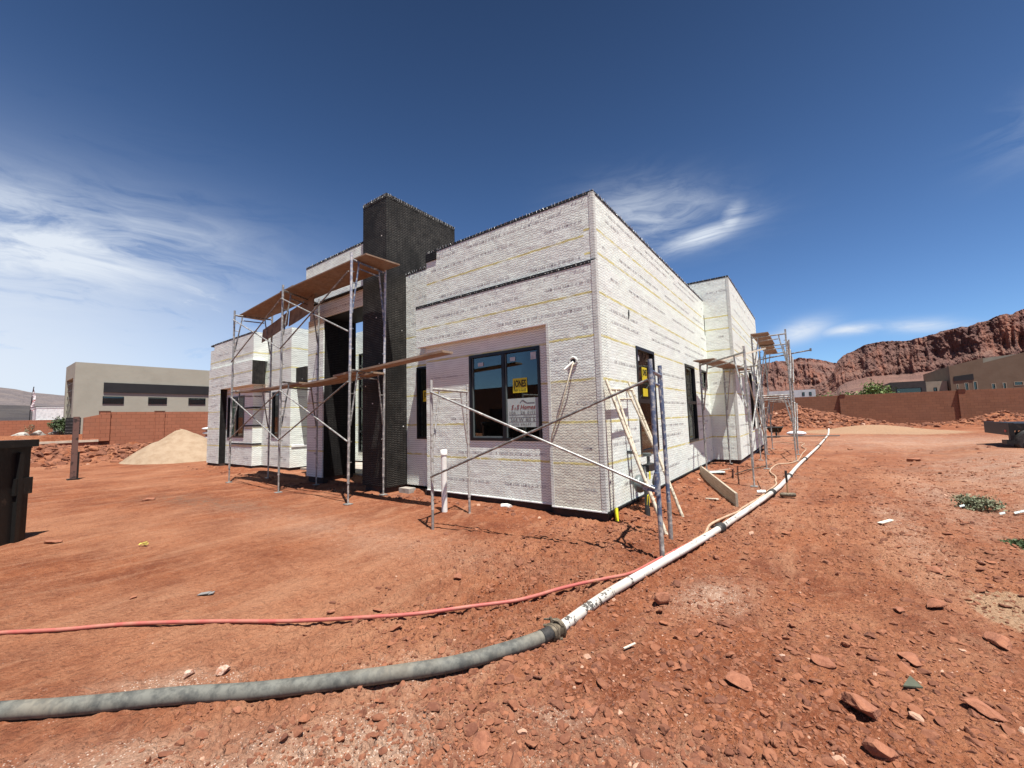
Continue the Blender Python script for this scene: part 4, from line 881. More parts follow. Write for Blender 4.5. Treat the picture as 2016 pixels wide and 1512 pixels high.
plank((-2.15, 13.0, 3.10), (1.10, 1.0, .36), (.09, -.10, 0), .045, 'pale board lying aslant over the low scaffold and pointing up at the far one', 'white_board')
plank((-2.55, 11.7, .16), (1.37, -3.59, -.0), (.030, .011, 0), .0, 'x', 'board_grey') if False else None
A = Vector((-2.47, 11.55, .03)); B_ = Vector((-1.185, 8.10, -.02)); d = B_ - A
plank(A, d, Vector((0, 0, .265)), .04, 'grey board standing on its long edge between the side wall and the white pipe', 'board_grey', 'board', 'board')
plank((-1.75, 8.45, .03), (.22, -.12, .03), (.03, .05, 0), .02, 'short offcut lying in the shadow of the board on edge', 'white_board', 'wood_offcut', 'offcut')

# ------------------------------------------------------------------ PIPES AND HOSES
def smooth_path(pts, n=6):
    P = [Vector(p) for p in pts]; out = []
    for i in range(len(P) - 1):
        p0, p1, p2, p3 = P[max(i - 1, 0)], P[i], P[i + 1], P[min(i + 2, len(P) - 1)]
        for k in range(n):
            t_ = k / n; out.append(.5 * ((2 * p1) + (-p0 + p2) * t_ + (2 * p0 - 5 * p1 + 4 * p2 - p3) * t_ ** 2 + (-p0 + 3 * p1 - 3 * p2 + p3) * t_ ** 3))
    return out + [P[-1]]
def drape(xy, r):       # lay a hose on the soil
    P = smooth_path([(x, y, 0) for x, y in xy], 10); hs = [max(Gz(p.x + dx_, p.y + dy_) for dx_, dy_ in ((0, 0), (r, 0), (-r, 0), (0, r), (0, -r))) for p in P]
    hs = [max(hs[max(k - 4, 0):k + 5]) for k in range(len(hs))]; hs = [sum(hs[max(k - 8, 0):k + 9]) / len(hs[max(k - 8, 0):k + 9]) for k in range(len(hs))]; return [Vector((p.x, p.y, h + r * .8)) for p, h in zip(P, hs)]
hp = [(-9, -5.5), (-6.6, -3.0), (-4.9, -1.0), (-4.35, -.25), (-3.976, 0.134), (-3.859, 0.237), (-3.645, 0.41), (-3.447, 0.588), (-3.162, 0.868), (-2.831, 1.15), (-2.524, 1.457), (-2.205, 1.786), (-1.993, 2.029), (-1.81, 2.339), (-1.704, 2.563), (-1.671, 2.684)]
HR = empty('pump_hose', (-2.5, 1.4, 0), 'thick grey rubber pump hose curving across the foreground dirt', 'hose')
b = MB(); pts = smooth_path([(x, y, .062 + .006 * math.sin(3 * x)) for x, y in hp]); b.path(pts[:-5], .047, 'grey_hose', 20); b.build('hose_body', HR)
b = MB(); b.path(pts[-6:], .050, 'rubber', 20); b.ring(pts[-6], pts[-5] - pts[-6], .048, .005, 'rubber'); b.build('hose_cuff', HR)
# coupling
c0 = Vector((-1.662, 2.725, .064)); dx = Vector((.06, 1, 0)).normalized()
CP = empty('pipe_coupling', (-1.65, 2.70, 0), 'rusty lever coupling joining the grey hose to the white pipe', 'coupling')
b = MB(); b.path([c0 - dx * .06, c0 - dx * .05, c0 - dx * .03, c0, c0 + dx * .03, c0 + dx * .05, c0 + dx * .07], [.048, .062, .062, .052, .066, .066, .048], 'rust_clamp', 24); b.ring(c0 - dx * .035, dx, .061, .010, 'rust_clamp'); b.ring(c0 + dx * .04, dx, .066, .011, 'rust_clamp'); b.build('collar', CP)
b = MB(); b.path([c0 + Vector((.07, .03, .05)) * .74, c0 + Vector((.03, .02, .095)) * .74, c0 + Vector((-.04, -.0, .105)) * .74, c0 + Vector((-.11, -.03, .10)) * .74], [.009, .010, .010, .007], 'rust_clamp', 8); b.tube(c0 + Vector((-.02, -.02, .08)) * .74, c0 + Vector((-.035, -.02, .135)) * .74, .010, 'rust_clamp', 8); b.build('lever', CP)
b = MB(); b.tube(c0 + Vector((-.10, -.05, .05)) * .74, c0 + Vector((.0, -.03, .07)) * .74, .011, 'rust_clamp', 8); b.tube(c0 + Vector((.05, -.03, -.06)) * .74, c0 + Vector((.09, -.0, -.045)) * .74, .012, 'rust_clamp', 8); b.build('lug', CP)
# white pipe line in lengths, black couplings between
pp = [(-1.65, 2.776), (-1.584, 3.558), (-1.414, 4.572), (-1.139, 6.323), (-.75, 9.533), (-.616, 11.149), (-.457, 14.316), (-.218, 17.791), (.117, 22.655), (.67, 32.148)]
PL = empty('pump_pipe', (-1.1, 6.3, 0), 'long white steel pump pipe with black couplings and peeling paint, running back beside the house', 'pipe')
joints = [(-1.150, 6.17), (-.745, 9.485), (-.58, 11.9), (-.30, 16.4), (.117, 22.3), (.40, 27)]
b = MB(); pts = smooth_path([(x, y, .066) for x, y in pp]); b.path(pts, .041, 'white_pipe', 18); b.build('pipe_run', PL)
for x, y in joints:
    i_ = min(range(len(pts)), key=lambda k: (pts[k].x - x) ** 2 + (pts[k].y - y) ** 2); p = pts[i_]; d = (pts[min(i_ + 1, len(pts) - 1)] - pts[max(i_ - 1, 0)]).normalized()
    b = MB(); b.path([p - d * .09, p - d * .07, p - d * .03, p, p + d * .03, p + d * .07, p + d * .09], [.043, .062, .062, .054, .062, .062, .043], 'rubber', 20); b.ring(p - d * .045, d, .061, .008, 'rubber'); b.ring(p + d * .045, d, .061, .008, 'rubber'); b.tube(p + Vector((-.06, 0, .02)), p + Vector((-.12, .03, -.02)), .010, 'rubber', 6); b.build('coupling', PL)
b = MB(); b.path([(.667, 31.9, .066), (.70, 32.6, .09), (.74, 33.0, .22), (.76, 33.2, .42)], .048, 'white_pipe', 14); b.build('elbow', PL)
# pen marks on the pipe's sunny side
b = MB()
for q in range(26):
    y = 6.5 + q * .10 + random.uniform(-.02, .02)
    if q in (7, 8, 17): continue
    x = -1.139 + (y - 6.323) * .1213; a = .9; b.obox((x + .041 * math.cos(a) - .004, y, .066 + .042 * math.sin(a)), (random.uniform(-.02, .02), .05, random.uniform(-.004, .01)), (.006, 0, -.004), (.004, 0, .003), 'pen_ink')
b.build('pen_marks', PL)
rh = [(-14, -6), (-9, -2.6), (-6.4, -.6), (-5.9, -.2), (-5.518, .156), (-5.406, .302), (-5.054, .597), (-4.707, .931), (-4.195, 1.304), (-3.628, 1.692), (-3.164, 2.043), (-2.769, 2.351), (-2.473, 2.648), (-2.176, 2.971), (-1.992, 3.354), (-1.775, 3.76), (-1.597, 4.094), (-1.52, 4.577)]
b = MB(); b.path(drape(rh + [(-1.44, 5.088), (-1.34, 5.6)], .0155), .0155, 'red_rubber', 12); b.build('air_hose', label='red rubber air hose lying across the dirt and meeting the white pipe', cat='hose')
th_ = [(-1.34, 5.6), (-1.27, 6.0), (-1.30, 6.5), (-1.211, 7.044), (-1.09, 7.581), (-1.06, 7.913), (-.93, 8.948), (-.86, 9.8), (-.76, 10.7), (-.80, 11.3), (-.843, 11.997), (-1.045, 13.198), (-.973, 14.828), (-.67, 15.41), (-.489, 16.48), (-.42, 18.9), (-.33, 21.2), (-.517, 23.1), (-.45, 25.2), (-.88, 25.0), (-1.47, 25.8), (-1.8, 25.3)]
b = MB(); b.path(drape(th_, .018), .018, 'tan_hose', 10); b.build('tan_hose', label='dusty tan hose snaking between the white pipe and the right-hand scaffolds', cat='hose')

# standing pvc pipe, cord rod
b = MB(); x, y = -5.42, 5.26; b.tube((x, y, -.05), (x, y, 1.06), .052, 'pvc', 20); b.path([(x, y, 1.03), (x, y, 1.115), (x, y, 1.12)], [.062, .062, .045], 'pvc', 20); b.build('standpipe', label='capped white plastic pipe standing in the dirt in front of the big window', cat='pipe', loc=(x, y, 0))
b = MB(); b.path([(-3.15, 6.10, 2.575), (-3.13, 5.98, 2.50), (-3.42, 6.02, 1.75), (-3.60, 6.03, 1.35), (-3.66, 6.08, 1.1)], .012, 'cream_tube', 8); b.tube((-3.15, 6.05, 2.56), (-3.27, 5.95, 2.43), .020, 'pvc', 8); b.build('conduit', label='thin pale conduit hanging down from a round hole in the front pier', cat='conduit')
# gas meter
GM = empty('gas_meter', (-2.42, 7.1, 0), 'grey gas meter with regulator and yellow tag on the side wall', 'gas meter')
b = MB()
b.tube((-2.27, 6.72, -.05), (-2.30, 6.80, .55), .035, 'pipe_dark'); b.tube((-2.27, 6.72, -.05), (-2.275, 6.735, .14), .045, 'pipe_dark'); b.path([(-2.30, 6.8, .5), (-2.32, 6.86, .68), (-2.36, 6.95, .74), (-2.40, 7.1, .74)], .026, 'pipe_dark'); b.path([(-2.42, 7.05, .74), (-2.50, 7.05, .82), (-2.52, 7.05, .98), (-2.60, 7.05, 1.0), (-2.68, 7.05, 1.0)], .03, 'gauge_grey'); b.tube((-2.40, 7.3, .72), (-2.40, 7.3, .95), .028, 'gauge_grey'); b.build('gas_pipe', GM)
b = MB(); b.ellipsoid((-2.42, 6.86, .50), (.10, .17, .15), 'gauge_grey', 20, 12); b.box(-2.53, -2.34, 6.74, 6.98, .50, .56, 'gauge_grey'); b.build('meter_body', GM)
b = MB(); b.path([(-2.35, 7.32, .45), (-2.30, 7.32, .46), (-2.27, 7.32, .46), (-2.24, 7.32, .46)], [.04, .15, .16, .05], 'gauge_grey', 20); b.ring((-2.28, 7.32, .46), (1, 0, 0), .155, .018, 'pipe_dark', 24); b.build('regulator', GM)
b = MB(); b.tube((-2.42, 7.3, .92), (-2.42, 7.3, .97), .075, 'gauge_grey', 16); b.box(-2.46, -2.34, 7.12, 7.52, .66, .78, 'pipe_dark'); b.build('valve', GM)
b = MB(); b.obox((-2.25, 6.83, .58), (0, .07, .01), (.006, 0, 0), (0, 0, .12), 'yellow_tag'); b.obox((-2.28, 6.72, .12), (0, .13, .03), (.006, 0, 0), (.02, 0, .22), 'yellow_tag'); b.build('yellow_tag', GM)
b = MB(); b.tube((-2.58, 6.22, -.05), (-2.60, 6.25, .20), .03, 'yellow_tag', 12); b.build('stub_pipe', label='yellow plastic gas stub at the foot of the side wall near the corner', cat='pipe')
# small things on the dirt
b = MB(); b.path([(-4.72, 6.02, .05), (-4.62, 6.05, .06), (-4.52, 6.03, .05)], .045, 'pvc', 12); b.build('pipe_offcut', label='short cream pipe offcut on the dirt below the big window', cat='pipe offcut')
HM = empty('sledgehammer', (-.49, 9.55, 0), 'sledgehammer standing on its head right of the white pipe', 'hammer')
b = MB(); b.path([(-.62, 9.50, .045), (-.60, 9.505, .045), (-.585, 9.51, .045), (-.40, 9.56, .045), (-.385, 9.565, .045), (-.37, 9.57, .045)], [.03, .04, .042, .042, .04, .03], 'rust_clamp', 8); b.build('hammer_head', HM)
b = MB(); b.path([(-.49, 9.535, .05), (-.495, 9.54, .30)], [.017, .015], 'wood_handle', 10); b.path([(-.495, 9.54, .28), (-.50, 9.545, .50)], [.020, .022], 'rubber', 10); b.build('handle', HM)
b = MB(); b.obox((.63, 7.9, .012), (.16, .26, .01), (.05, -.03, 0), (0, 0, .01), 'white_board'); b.build('wood_offcut', label='small pale wood chip alone on the dirt right of the white pipe', cat='offcut')
b = MB(); b.obox((-1.19, 2.86, .02), (.05, .09, .01), (.012, -.006, 0), (0, 0, .006), 'white_board'); b.build('wood_splinter', label='thin yellowish splinter of wood near the pipe coupling', cat='splinter')
b = MB(); b.obox((-4.92, 1.47, Gz(-4.9, 1.5) + .008), (.075, .065, .01), (-.035, .045, 0), (0, 0, .005), 'grey_scrap'); b.obox((-4.845, 1.535, Gz(-4.8, 1.6) + .012), (.03, .035, .008), (-.03, .025, .004), (0, 0, .005), 'grey_scrap'); b.build('scrap', label='bent grey scrap of paper on the smooth red dirt', cat='scrap')
b = MB()
for q in range(9): a = random.uniform(0, 3.1); c_ = Vector((-7.748 + random.uniform(-.03, .03), 1.657 + random.uniform(-.03, .03), Gz(-7.7, 1.6) + .012 + .005 * q)); b.obox(c_, Vector((math.cos(a), math.sin(a), .2)) * .055, Vector((-math.sin(a), math.cos(a), .1)) * .014, (0, 0, .004), 'yellow_scrap')
b.build('crumpled_tape', label='crumpled yellow tape on the dirt in front of the dumpster', cat='tape')
b = MB(); b.prism([(.31, 3.34, .035), (.40, 3.39, .03), (.355, 3.45, .05)], (0, 0, .008), 'green_slab'); b.build('tile_shard', label='dark green triangular shard in the lower right rubble', cat='tile shard')
b = MB(); b.tube((-1.0, 9.50, .06), (-.86, 9.55, .07), .035, 'pvc', 12); b.ring((-.93, 9.52, .065), (.14, .05, .01), .035, .01, 'pvc'); b.build('pipe_fitting', label='white pipe fitting between the board on edge and the white pipe', cat='fitting')
b = MB(); b.tube((-1.00, 10.2, .0), (-1.05, 10.1, .20), .008, 'rust_clamp', 6); b.build('steel_pin', label='thin steel pin stuck in the dirt beside the white pipe', cat='stake')
b = MB(); b.tube((-1.72, 11.55, -.05), (-1.70, 11.5, .24), .022, 'brown_metal', 8); b.build('stake', label='short dark stake between the low scaffold legs', cat='stake')
b = MB(); b.path([(-1.75, 12.2, Gz(-1.75, 12.2) + .03), (-1.6, 12.9, .05), (-1.1, 14.6, .06)], .012, 'rust_clamp', 6); b.build('rebar', label='bent rusty bar on the dirt under the low scaffold deck', cat='rebar')
b = MB(); b.obox((-2.3, 11.9, .06), (.35, .1, .02), (-.05, .2, .02), (0, 0, .012), 'paper'); b.obox((-2.2, 12.2, .09), (.28, -.1, .06), (.06, .2, 0), (0, 0, .012), 'pale_slab'); b.build('torn_paper', label='torn pale paper beside the wall under the low scaffold', cat='paper')

# ------------------------------------------------------------------ LEFT SIDE THINGS
DP = empty('dumpster', (-10.2, .2, 0), 'black steel dumpster at the left edge of the lot', 'dumpster')
d = Vector((-.268, .245, 0)).normalized(); n_ = Vector((-d.y, d.x, 0))     # front face runs along -d from the near corner
c = Vector((-9.93, .73, Gz(-9.93, .73) - .02)); back = Vector((-d.y, d.x, 0)) * 1.9
Q = [c, c - d * 3.6, c - d * 3.6 + back, c + back]
b = MB(); zt = 1.47; top = [q + Vector((0, 0, zt)) for q in Q]; inn = [(q - (Q[0] + Q[2]) / 2) * .95 + (Q[0] + Q[2]) / 2 for q in Q]; it = [q + Vector((0, 0, zt)) for q in inn]; ib = [q + Vector((0, 0, .1)) for q in inn]
vs = Q + top + it + ib
fs = [(0, 1, 5, 4), (1, 2, 6, 5), (2, 3, 7, 6), (3, 0, 4, 7), (0, 3, 2, 1)] + [(4 + k, 4 + (k + 1) % 4, 8 + (k + 1) % 4, 8 + k) for k in range(4)] + [(8 + k, 8 + (k + 1) % 4, 12 + (k + 1) % 4, 12 + k) for k in range(4)] + [(12, 13, 14, 15)]
b.add(vs, fs, 'steel_black'); b.build('bin_body', DP)
b = MB()
for k in range(4):
    A, B_ = top[k], top[(k + 1) % 4]; e = (B_ - A).normalized(); o_ = Vector((e.y, -e.x, 0)); o_ = o_ if o_.dot(A - (top[0] + top[2]) / 2) > 0 else -o_
    b.obox(A - e * .05 - o_ * .06 + Vector((0, 0, -.03)), (B_ - A) + e * .10, o_ * .12, (0, 0, .11), 'steel_black')
b.build('top_rail', DP)
b = MB(); o_ = Vector((d.y, -d.x, 0))
for k in range(5): b.obox(c - d * (.16 + .75 * k) + Vector((0, 0, .03)), -d * .07, o_ * .05, (0, 0, 1.33), 'steel_black')
b.build('side_rib', DP)
b = MB(); q = c + back * .02 + Vector((0, 0, .72)); b.obox(q - d * .26 + o_ * .0, d * .27, o_ * .08, (0, 0, .25), 'steel_black'); b.obox(q + d * .0, d * .05, back * .1, (0, 0, .25), 'steel_black'); b.build('fork_pocket', DP)
b = MB(); x, y = -20.36, 2.46; z = Gz(x, y); b.box(x - .07, x + .07, y - .07, y + .07, z - .05, 2.12, 'brown_metal'); b.box(x - .14, x + .14, y - .14, y + .14, z + .004, z + .04, 'steel_black')
b.obox((x - .05, y + .072, z + .03), (.1, 0, 0), (0, .05, 0), (0, 0, .9), 'steel_black'); b.build('steel_post', label='tall rusty square post standing alone left of the sand pile', cat='post')

# sand pile
nu, nv = 96, 40; cx, cy = -26.3, 6.95; V = [(cx, cy - .1, 1.60)]; F = []
for j in range(1, nv + 1):
    f = j / nv
    for i in range(nu):
        a = 2 * math.pi * i / nu; ra = f * (2.45 + .25 * math.sin(2 * a + 1) + .3 * max(0, math.sin(a)))
        xx = cx + ra * math.cos(a); yy = cy + ra * 1.0 * math.sin(a); hh = 1.60 * max(0, 1 - f ** 1.05) ** .96 + .22 * float(fbm(np.array(xx * 1.3), np.array(yy * 1.3), 4, 88) - .5) * min(1, 3 * (1 - f) + .2)
        if f < .12: hh -= .05 * (1 - f / .12)
        V.append((xx, yy, hh * 1.0 + (Gz(xx, yy) - .04 if f > .9 else 0)))
F = [(0, 1 + i, 1 + (i + 1) % nu, 0) for i in range(nu)]
b = MB(); b.add(V, [(0, 1 + i, 1 + (i + 1) % nu) for i in range(nu)] + [(1 + (j - 1) * nu + i, 1 + j * nu + i, 1 + j * nu + (i + 1) % nu, 1 + (j - 1) * nu + (i + 1) % nu) for j in range(1, nv) for i in range(nu)], 'sand', True); b.build('sand_pile', label='conical pile of tan sand left of the house', cat='sand pile')
BG = empty('bag_stack', (-27.6, 9.3, 0), 'wrapped stack of white stucco bags behind the sand pile', 'bag stack')
for q in range(5):
    b = MB(); b.ellipsoid((-27.6, 9.35 - .04 * q, .55 + q * .25), (.75, 1.0, .12), 'white_bag', 20, 8); b.build('bag', BG)
    if q < 4: b = MB(); b.box(-28.2, -27.0, 8.55, 10.15, .645 + q * .25, .70 + q * .25, 'black_paper'); b.build('wrap', BG)
b = MB(); b.box(-28.3, -26.9, 8.5, 10.3, .02, .42, 'weathered_ply'); b.build('pallet', BG)

# left block wall, retaining ledge, gate
LWx = -36.0
LW = empty('block_wall', (LWx, 8, 0), 'tall orange block wall on the left in front of the grey-tan building', 'wall')
b = MB(); b.box(LWx - .2, LWx, 5.82, 40, .2, 2.77, 'block_y'); b.build('wall_panel', LW)
b = MB(); b.prism([(LWx - .2, 4.66, .2), (LWx - .2, 5.35, .2), (LWx - .2, 5.35, 2.60), (LWx - .2, 4.66, 2.42)], (.2, 0, 0), 'block_y'); b.build('wall_end', LW)
for y0 in (5.35, 8.05, 16.5, 25): b = MB(); b.box(LWx - .3, LWx + .10, y0, y0 + .47, .2 if y0 > 6 else .95, 2.80, 'block_y'); b.box(LWx - .32, LWx + .12, y0 - .02, y0 + .49, 2.80, 2.84, 'stucco_brown'); b.build('pilaster', LW)
b = MB(); b.box(LWx - .15, LWx + .02, -14, 5.34, .1, .92, 'block_y'); b.build('retaining_wall', label='low orange retaining wall below the pale concrete ledge', cat='wall')
b = MB(); b.box(LWx - 3.2, LWx + .08, -14, 5.34, .925, 1.06, 'pale_slab'); b.build('driveway_slab', label='pale concrete slab on top of the low retaining wall', cat='slab')
b = MB(); b.box(LWx - .9, LWx - .85, 4.0, 4.65, 1.07, 2.45, 'dark_panel')
for q in range(7): b.box(LWx - .86, LWx - .835, 4.0, 4.65, 1.15 + q * .19, 1.17 + q * .19, 'galv_dark')
b.build('gate', label='dark slatted gate between the tan building and the end of the block wall', cat='gate')
# neighbour building
NB = empty('modern_house', (-40, 12, 0), 'long grey-tan stucco building with a dark band and small windows, behind the left wall', 'house')
wl = [(5.99, 7.07, 3.48, 3.99), (8.43, 9.52, 3.50, 4.0), (10.86, 12.0, 3.5, 4.0)]
wl = [(6.03, 7.13, 3.455, 3.995), (8.47, 9.57, 3.47, 3.985), (10.92, 12.05, 3.47, 3.99), (14.5, 15.6, 3.47, 3.99)]
b = MB(); b.wall(0, -40, -.3, 4.63, 34, .3, 6.29, 'stucco_tan', wl); b.box(-43.8, -40.3, 4.93, 34, .3, 5.9, 'stucco_tan'); b.build('wall', NB)
b = MB(); b.box(-43.9, -43.4, 4.63, 4.93, .3, 6.29, 'stucco_tan'); b.box(-43.4, -40.3, 4.63, 4.93, 5.25, 6.29, 'stucco_tan'); b.box(-40.6, -40.3, 4.63, 4.93, .3, 5.25, 'stucco_tan'); b.build('end_wall', NB)
b = MB(); b.box(-39.99, -39.93, 6.05, 34, 4.27, 4.96, 'dark_panel'); b.build('fascia_band', NB)
for a in wl:
    f_ = MB(); h0, h1, z0, z1 = a
    f_.box(-40.02, -39.96, h0, h1, z0, z0 + .04, 'window_black'); f_.box(-40.02, -39.96, h0, h1, z1 - .04, z1, 'window_black'); f_.box(-40.02, -39.96, h0, h0 + .04, z0 + .04, z1 - .04, 'window_black'); f_.box(-40.02, -39.96, h1 - .04, h1, z0 + .04, z1 - .04, 'window_black'); f_ = f_.build('window', NB)
    p = MB(); p.box(-40.03, -40.02, h0 + .04, h1 - .04, z0 + .04, z1 - .04, 'glass'); sub(p, 'pane', f_)
b = MB()
for q in range(9): b.box(-43.3, -40.7, 4.66, 4.70, .9 + q * .5, .93 + q * .5, 'galv_dark')
b.box(-43.4, -40.6, 4.95, 5.0, .3, 5.25, 'dark_panel'); b.build('entry_recess', NB)
# beyond: far wall, white trailer, flag, boulders, shrub
b = MB(); b.box(-58.2, -58, -40, 5.5, .2, 2.70, 'block_y'); b.build('block_wall', label='low orange wall far behind the boulders at the left edge', cat='wall')
b = MB(); b.box(-63, -60, 4.55, 6.9, 2.2, 3.93, 'white_paint'); b.box(-63, -59.98, 4.53, 6.9, 3.90, 3.97, 'white_paint'); b.box(-59.99, -59.9, 4.6, 6.9, 2.7, 2.76, 'galv'); b.build('white_trailer', label='plain white boxy trailer side behind the shrub and far wall', cat='trailer')
FL = empty('flag', (-60, 4.2, 0), 'tall narrow pale feather flag with red marks on a dark pole', 'flag')
b = MB(); b.path([(-60, 4.15, 0), (-60, 4.17, 3.6), (-60, 4.25, 5.4), (-60, 4.30, 5.95)], .035, 'pipe_dark', 8); b.build('pole', FL)
b = MB(); vs = []
for k in range(13):
    z = 3.6 + k * .185; wv = .09 * math.sin(k * .9); w0 = .20 if k < 9 else .20 - .05 * (k - 8)
    vs += [(-60 + wv, 4.20 + .007 * k - w0 * .2, z), (-60 - wv, 4.20 + .007 * k + w0, z), (-60.02 - wv, 4.20 + .007 * k + w0, z), (-60.02 + wv, 4.20 + .007 * k - w0 * .2, z)]
b.add(vs, [(k * 4 + j, k * 4 + (j + 1) % 4, k * 4 + 4 + (j + 1) % 4, k * 4 + 4 + j) for k in range(12) for j in range(4)], 'flag_cloth'); b.build('banner', FL)
rock(-42, 2.55, .42, .62, 300, 'rounded pale boulder at the left edge behind the dumpster', 'boulder', 'boulder', cat='boulder', group='boulders at the left edge'); bpy.context.view_layer.update()
rock(-42.2, 3.35, .55, .50, 301, 'large chalky boulder behind the dumpster rail', 'boulder', 'boulder', cat='boulder', group='boulders at the left edge')
rock(-42.6, 4.25, .62, .70, 302, 'grey boulder beside the green shrub', 'boulder', 'boulder', cat='boulder', group='boulders at the left edge')

# plants ------------------------------------------------------------------
def foliage(cx, cy, cz, rx, ry, rz, n, leaf, mat, name, parent, clumps=7, seed=1):
    rs = np.random.default_rng(seed); C = rs.normal(size=(clumps, 3)); C /= np.linalg.norm(C, axis=1)[:, None]; C *= rs.uniform(.25, .8, (clumps, 1))
    ci = rs.integers(0, clumps, n); p = C[ci] + rs.normal(0, .20, (n, 3)); p = p * [rx, ry, rz] + [cx, cy, cz]; p[:, 2] = np.maximum(p[:, 2], cz - rz * .98)
    u = rs.normal(size=(n, 3)); u /= np.linalg.norm(u, axis=1)[:, None]; v = np.cross(u, rs.normal(size=(n, 3))); v /= np.linalg.norm(v, axis=1)[:, None]
    s_ = leaf * rs.uniform(.6, 1.4, (n, 1)); V = np.stack([p - u * s_, p + v * s_ * .45, p + u * s_, p - v * s_ * .45], 1).reshape(-1, 3)
    if parent is not None: V = V - np.array(parent.location)
    o = npmesh(name, V, np.arange(n * 4).reshape(-1, 4), [mat], smooth=False, parent=parent); return o
def tree(name, x, y, z, h, r, n, leaf, label, cat, mat='leaf_green', seed=1, stems=3):
    t_ = empty(name, (x, y, z), label, cat); b = MB(); rs = random.Random(seed)
    for q in range(stems): a = rs.uniform(0, 6.28); b.path([(x, y, z - .1), (x + .15 * r * math.cos(a), y + .15 * r * math.sin(a), z + h * .35), (x + .5 * r * math.cos(a), y + .5 * r * math.sin(a), z + h * .8)], [.05 * h / 3, .035 * h / 3, .012], 'bark', 8)
    b.build('trunk' if h > 2 else 'stem', t_); foliage(x, y, z + h * .58, r, r, h * .45, n, leaf, mat, 'crown' if h > 2 else 'leaves', t_, 9, seed); return t_
tree('shrub', -42, 4.35, 1.2, 1.7, .55, 1500, .07, 'green shrub growing against the end of the grey-tan building', 'shrub', 'leaf_dark', 5)
tree('bare_shrub', -41.5, 2.95, 1.2, 1.1, .35, 130, .04, 'thin nearly leafless shrub between the two left boulders', 'shrub', 'leaf_weed', 8)
for q, (x, y, r, h, lb) in enumerate(((-.3, 66, 2.2, 4.0, 'bushy green tree beyond the far wall next to the grey-white building'), (3.4, 68, 2.3, 4.1, 'green tree beyond the far wall left of its taller neighbour'), (5.6, 68, 2.2, 4.9, 'taller bright green tree beyond the far wall beside the dark house'), (1.7, 72, 2.2, 4.2, 'green tree between the two trees left of the dark house'))):
    tree('tree', x + 1.2, y, -.1, h, r, 2600, .16, lb, 'tree', 'leaf_green', 20 + q)
def weed(x, y, r, h, n, label, seed, lm='leaf_weed'):
    t_ = empty('weed', (x, y, Gz(x, y)), label, 'weed'); b = MB(); rs = random.Random(seed)
    for q in range(26):
        a = rs.uniform(0, 6.28); L = r * rs.uniform(.4, 1); b.path([(x, y, Gz(x, y)), (x + .5 * L * math.cos(a), y + .5 * L * math.sin(a), Gz(x, y) + h * .7), (x + L * math.cos(a), y + L * math.sin(a), Gz(x, y) + h * rs.uniform(.6, 1.1))], [.004, .003, .001], lm, 4)
    b.build('stem', t_); foliage(x, y, Gz(x, y) + h * .45, r, r * .9, h * .5, n, .022, lm, 'leaves', t_, 22, seed)
weed(2.02, 9.85, .31, .25, 1700, 'round grey-green weed on the dirt right of the white pipe', 41); weed(1.98, 7.5, .27, .07, 1000, 'low creeping weed cut by the right edge of the view', 42, 'leaf_dark')
b = MB()
for q in range(4): x = 2.02 + random.uniform(-.25, .4); y = 9.45 + random.uniform(-.1, .2); b.obox((x, y, Gz(x, y) + .03), (.06, .02, .02), (.0, .035, .02), (0, 0, .006), 'paper')
b.build('litter', label='scraps of white litter caught at the foot of the round weed', cat='litter')

# ------------------------------------------------------------------ RIGHT SIDE THINGS
RW = empty('block_wall', (5, 53, 0), 'long orange-brown block wall across the back of the lot', 'wall')
for x0, x1 in ((-30, -6.4), (-6.0, 2.30), (2.75, 10.6), (11.05, 19.5), (19.9, 60)): b = MB(); b.box(x0, x1, 53, 53.2, -.4, 3.05, 'block_x'); b.build('wall_panel', RW)
for x0 in (-6.4, 2.30, 10.6, 19.5): b = MB(); b.box(x0, x0 + .45, 52.84, 53.3, -.4, 3.12, 'block_x'); b.box(x0 - .06, x0 + .51, 52.78, 53.36, 3.12, 3.17, 'stucco_brown'); b.build('pilaster', RW)
def bhouse(x0, x1, y0, y1, z1, mat, label, wins, rim_=None, extra=None, wm='window_black', z0=0):
    t_ = empty('house', ((x0 + x1) / 2, y0, 0), label, 'house'); b = MB(); b.wall(1, y0, .3, x0, x1, z0, z1, mat, [w_[:4] for w_ in wins]); b.box(x0, x1, y0 + .3, y1, z0, z1 - .25, mat); b.wall(0, x0, .25, y0 + .3, y1, z1 - .25, z1, mat); b.build('wall', t_)
    for w_ in wins:
        f_ = MB(); f_.box(w_[0], w_[1], y0 - .02, y0 + .05, w_[2], w_[2] + .06, wm); f_.box(w_[0], w_[1], y0 - .02, y0 + .05, w_[3] - .06, w_[3], wm); f_.box(w_[0], w_[0] + .06, y0 - .02, y0 + .05, w_[2] + .06, w_[3] - .06, wm); f_.box(w_[1] - .06, w_[1], y0 - .02, y0 + .05, w_[2] + .06, w_[3] - .06, wm); f_ = f_.build('window', t_)
        p = MB(); p.box(w_[0] + .06, w_[1] - .06, y0 + .12, y0 + .14, w_[2] + .06, w_[3] - .06, 'glass'); sub(p, 'pane', f_)
    return t_
t_ = bhouse(13.5, 32, 70, 84, 6.4, 'stucco_brown', 'tall tan-brown stucco house behind the right wall', [(13.95, 14.15, 3.3, 4.25), (14.6, 14.95, 3.3, 4.35), (15.3, 15.65, 3.4, 4.45), (16.7, 17.05, 3.3, 4.1), (17.55, 17.85, 3.4, 4.15), (18.4, 19.1, 3.75, 4.2), (19.6, 20.4, 3.4, 4.35)], wm='stucco_pale')
